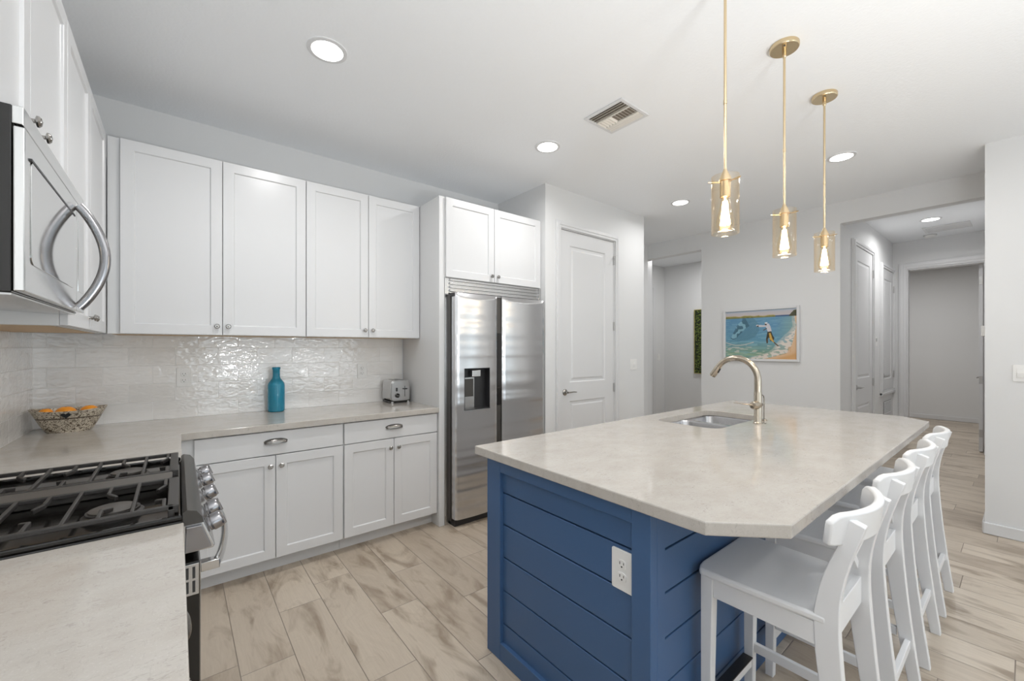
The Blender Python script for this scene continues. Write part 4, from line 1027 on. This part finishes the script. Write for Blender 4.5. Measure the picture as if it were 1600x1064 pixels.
        if u > fo: c = mixc(c, C_['foam'], 0.25 + 0.75 * (vn(u * 22 - v * 18, v * 40 + u * 12) > 0.42) * min(1, (u - fo) / 0.08))
        if v > 0.72 and u < fo and vn(u * 16, v * 46) > 0.74: c = mixc(c, C_['foam'], 0.5)
        if abs(v - (0.66 + 0.05 * math.sin(u * 9) + u * 0.07)) < 0.006 + 0.006 * st and u < 0.42: c = mixc(c, C_['foam'], 0.6)
        if u > sh: c = mixc(C_['sand'], C_['sand2'], (u - sh) * 6 + 0.5 * wob)
        if u > sh - 0.03 and u < sh + 0.01 and v > 0.75: c = mixc(c, C_['sand2'], 0.6)
        if inside(net, u, v):
            c = mixc(c, C_['net'], 0.6)
            if (math.sin(u * 170 + v * 60) * math.sin(v * 190 - u * 50)) > 0.6: c = mixc(c, C_['netl'], 0.25)
        if inside(netfold, u, v): c = mixc(c, C_['netd'] if vn(u * 25, v * 20) > 0.35 else C_['netl'], 0.6)
        for p, k in figs:
            if inside(p, u, v): c = C_[k]
        return c
    bm = B(); lay = bm.loops.layers.color.new('paint')
    V = [[bm.verts.new((f + (Wp - 2 * f) * i / nx, -0.018, f + (Hp - 2 * f) * j / nz)) for j in range(nz + 1)] for i in range(nx + 1)]
    for i in range(nx):
        for j in range(nz):
            fc = bm.faces.new((V[i][j], V[i + 1][j], V[i + 1][j + 1], V[i][j + 1])); cc = color((i + 0.5) / nx, 1 - (j + 0.5) / nz)
            s = [1.055 * max(0, x) ** (1 / 2.4) - 0.055 if x > 0.0031308 else 12.92 * x for x in cc]
            for lp in fc.loops: lp[lay] = (*s, 1)
    bx('backing', f - 0.002, Wp - f + 0.002, -0.017, -0.002, f - 0.002, Hp - f + 0.002, M['dark'], t)
    m = mat('oil_painting', (0.5, 0.5, 0.5), 0.5); n = N(m); a = n.n('ShaderNodeAttribute', attribute_name='paint'); n.base(a.outputs['Color'])
    n.bump(n.noise(n.coord(), 160, 3), 0.15, 0.002)
    me = bpy.data.meshes.new('canvas'); bm.normal_update(); bm.to_mesh(me); bm.free(); me.materials.append(m)
    o = bpy.data.objects.new('canvas', me); COL.objects.link(o); o.parent = t
painting()
m = mat('moss_art', (0.12, 0.16, 0.03), 0.8); n = N(m)
vx = n.n('ShaderNodeTexVoronoi'); n.l(n.coord(), vx.inputs['Vector']); vx.inputs['Scale'].default_value = 36
n.base(n.ramp(vx.outputs['Distance'], [(0.1, (0.26, 0.30, 0.05)), (0.35, (0.07, 0.11, 0.015)), (0.7, (0.012, 0.018, 0.004))])); n.bump(vx.outputs['Distance'], 0.9, 0.02)
t = thing('wall_art', 'green textured wall panel seen through the far left doorway', 'wall art', (7.1, 3.67, 0.92), -PI / 2)
bm = B(); panel_slab(bm, [0, 0.012, 0.568, 0.58], [0, 0.012, 1.108, 1.12], 0.035, {(1, 1)}, [(0.001, 0.004)]); new('frame', bm, mat('gilt_edge', (0.35, 0.30, 0.10), 0.5), t)
bm = B(); box(bm, 0.012, 0.568, -0.034, -0.030, 0.012, 1.108); new('green_panel', bm, m, t)

# ------------------------------------------------------------------ things on the counter
def make_bowl():
    t = thing('fruit_bowl', 'oval patterned ceramic bowl with a dark heart, in the tiled corner', 'bowl', (-0.462, 3.300, 0.914), 0)
    m = mat('brown_patterned_glaze', (0.5, 0.44, 0.34), 0.3); n = N(m); c = n.coord()
    v = n.noise(n.map(c, (1, 1, 1.4)), 46, 3, 0.55, 3.0); zz = n.sep(c)[2]
    pat = n.ramp(v, [(0.44, (0.10, 0.07, 0.045)), (0.50, (0.58, 0.52, 0.42))])
    band = n.ramp(n.m('ABSOLUTE', n.m('SUBTRACT', n.m('MULTIPLY', zz, 10.0), 0.78)), [(0.02, 1.0), (0.05, 0.0)])
    n.base(n.mix(band, pat, (0.09, 0.065, 0.045)))
    rim = lambda a: 0.118 + 0.012 * abs(math.cos(a)) ** 3
    bm = B(); K = 56; prof = [(0.0, 0.006, 0.30), (0.55, 0.0, 0.55), (0.60, 0.006, 0.55), (0.72, 0.035, 0.66), (0.86, 0.078, 0.82), (1.0, 0.118, 1.0), (0.965, 0.119, 0.965), (0.82, 0.078, 0.80), (0.66, 0.035, 0.62), (0.45, 0.014, 0.40)]
    rings = []
    for k, (sx, z, sy) in enumerate(prof):
        ring = []
        for i in range(K):
            a = 2 * PI * i / K; sq = 1 - 0.10 * math.cos(2 * a) ** 2 * 0
            zz_ = z * (rim(a) / 0.118)
            x, y = 0.152 * (sx if k else 0.3) * math.copysign(abs(math.cos(a)) ** 1.0, math.cos(a)), 0.105 * (sy) * math.sin(a)
            ring.append((x, y, zz_))
        rings.append(ring)
    loft(bm, rings[1:], cap0=True, cap1=True); new('bowl_body', bm, m, t, smooth=True)
    # heart on the near side
    hp = []
    for i in range(28):
        a = 2 * PI * i / 28; hp.append((0.0014 * 16 * math.sin(a) ** 3 * 0.85, 0.0011 * (13 * math.cos(a) - 5 * math.cos(2 * a) - 2 * math.cos(3 * a) - math.cos(4 * a))))
    bm = B(); r1 = []; r2 = []
    for x, z in hp:
        zz_ = 0.096 + z; yy = -0.105 * (0.82 + 0.18 * (zz_ - 0.078) / 0.040) * math.sqrt(max(0, 1 - (x / 0.147) ** 2))
        r1.append((x + 0.0, yy - 0.0012, zz_)); r2.append((x + 0.0, yy + 0.002, zz_))
    loft(bm, [r1, r2]); new('heart', bm, mat('heart_glaze', (0.012, 0.016, 0.02), 0.3), t)
    base_p = Vector((-0.462, 3.300, 0.914)); R = Matrix.Identity(3)
    for (x, y, z), r, lb, s in (((-0.012, -0.010, 0.098), 0.042, 'large orange in the middle of the patterned bowl, heaped highest', 1.08), ((0.078, 0.002, 0.100), 0.038, 'orange at the right end of the patterned bowl', 1.08), ((-0.089, 0.008, 0.103), 0.029, 'smaller orange half hidden at the left end of the patterned bowl', 1.0)):
        p = base_p + R @ Vector((x, y, z)); bm = B()
        lathe(bm, [(0.003, -r * 0.97)] + [(r * math.sin(a), -r * math.cos(a)) for a in [PI * k / 16 for k in range(2, 15)]] + [(r * 0.12, r * 0.965), (0.001, r * 0.94)], 0, 0, 0, 28)
        t = thing('orange', lb, 'orange', p, -0.6, 'oranges in the patterned bowl')
        o = new('orange_fruit', bm, M['orange'], t, smooth=True); o.scale = (s, 1, 0.92)
        bm = B(); lathe(bm, [(0.0045, r * 0.86), (0.004, r * 0.90), (0.001, r * 0.905)], 0, 0, 0, 8); new('stem_scar', bm, mat('stem_green', (0.12, 0.14, 0.03), 0.7), t)
make_bowl()
t = thing('glass_bottle', 'turquoise blue glass bottle with narrow neck on the back counter', 'bottle', (0.553, 3.385, 0.914))
bm = B(); P = [(0.001, 0.0008), (0.048, 0.0008), (0.0535, 0.006), (0.0545, 0.02), (0.0545, 0.188), (0.052, 0.202), (0.040, 0.220), (0.028, 0.236), (0.0235, 0.252), (0.0235, 0.298), (0.027, 0.306), (0.027, 0.317), (0.0215, 0.318), (0.0200, 0.250), (0.036, 0.222), (0.0505, 0.19), (0.0505, 0.012), (0.001, 0.010)]
lathe(bm, P, 0, 0, 0, 44); new('bottle_body', bm, M['blueglass'], t, smooth=True)

t = thing('toaster', 'brushed stainless two-slice toaster on the counter beside the refrigerator panel', 'toaster', (1.350, 3.250, 0.914))
TW, TD, TH = 0.178, 0.185, 0.188
bm = B(); rr_ = [(x, z) for x, z in rrect(0.0, TW, 0.016, TH, 0.034, 6)]
def taper(bm): 
    for v in bm.verts: v.co.x = TW / 2 + (v.co.x - TW / 2) * (1 - 0.10 * max(0, v.co.z) / TH)
prism(bm, rr_, 0.012, TD - 0.0, 'y'); taper(bm); body = new('toaster_body', bm, M['steel'], t, smooth=True, bevel=0.003)
bm = B(); prism(bm, rrect(0.006, TW - 0.006, 0.020, TH - 0.006, 0.030, 6), 0.0, 0.0125, 'y'); taper(bm); fp = new('front_panel', bm, M['steel'], t, smooth=True, bevel=0.003)
bm = B(); prism(bm, [(0.004, 0.004), (TW - 0.004, 0.004), (TW - 0.004, 0.020), (0.004, 0.020)], 0.008, TD - 0.008, 'y'); new('base', bm, M['black'], t)
for x in (0.02, TW - 0.02):
    for y in (0.014, TD - 0.02):
        bm = B(); lathe(bm, [(0.013, 0.0), (0.014, 0.016)], x, y, 0, 12); new('foot', bm, M['steel'], t, smooth=True)
for y in (TW * 0.36, TW * 0.64):
    bm = B(); box(bm, y - 0.012, y + 0.012, 0.030, TD - 0.02, TH - 0.001, TH + 0.0015); new('bread_slot', bm, M['black'], t)
bm = B(); box(bm, 0.122, 0.126, -0.0008, 0.001, 0.052, 0.140); new('lever_slot', bm, M['black'], fp)
bm = B(); box(bm, 0.108, 0.141, -0.016, -0.0008, 0.112, 0.121); new('lever', bm, M['dark'], fp, bevel=0.002)
bm = B(); lathe(bm, [(0.018, 0), (0.018, -0.010), (0.015, -0.013), (0.001, -0.0135)], 0.058, 0, 0.064, 24, 'y'); kb = new('browning_knob', bm, M['black'], fp, smooth=True)
bm = B(); bar(bm, (0.045, -0.0145, 0.066), (0.071, -0.0145, 0.060), 0.003, 0.003); new('knob_pointer', bm, M['chrome'], kb)
bm = B(); prism(bm, rrect(0.046, 0.060, 0.098, 0.128, 0.005, 3), -0.003, 0.001, 'y'); new('button_cluster', bm, M['dark'], fp)
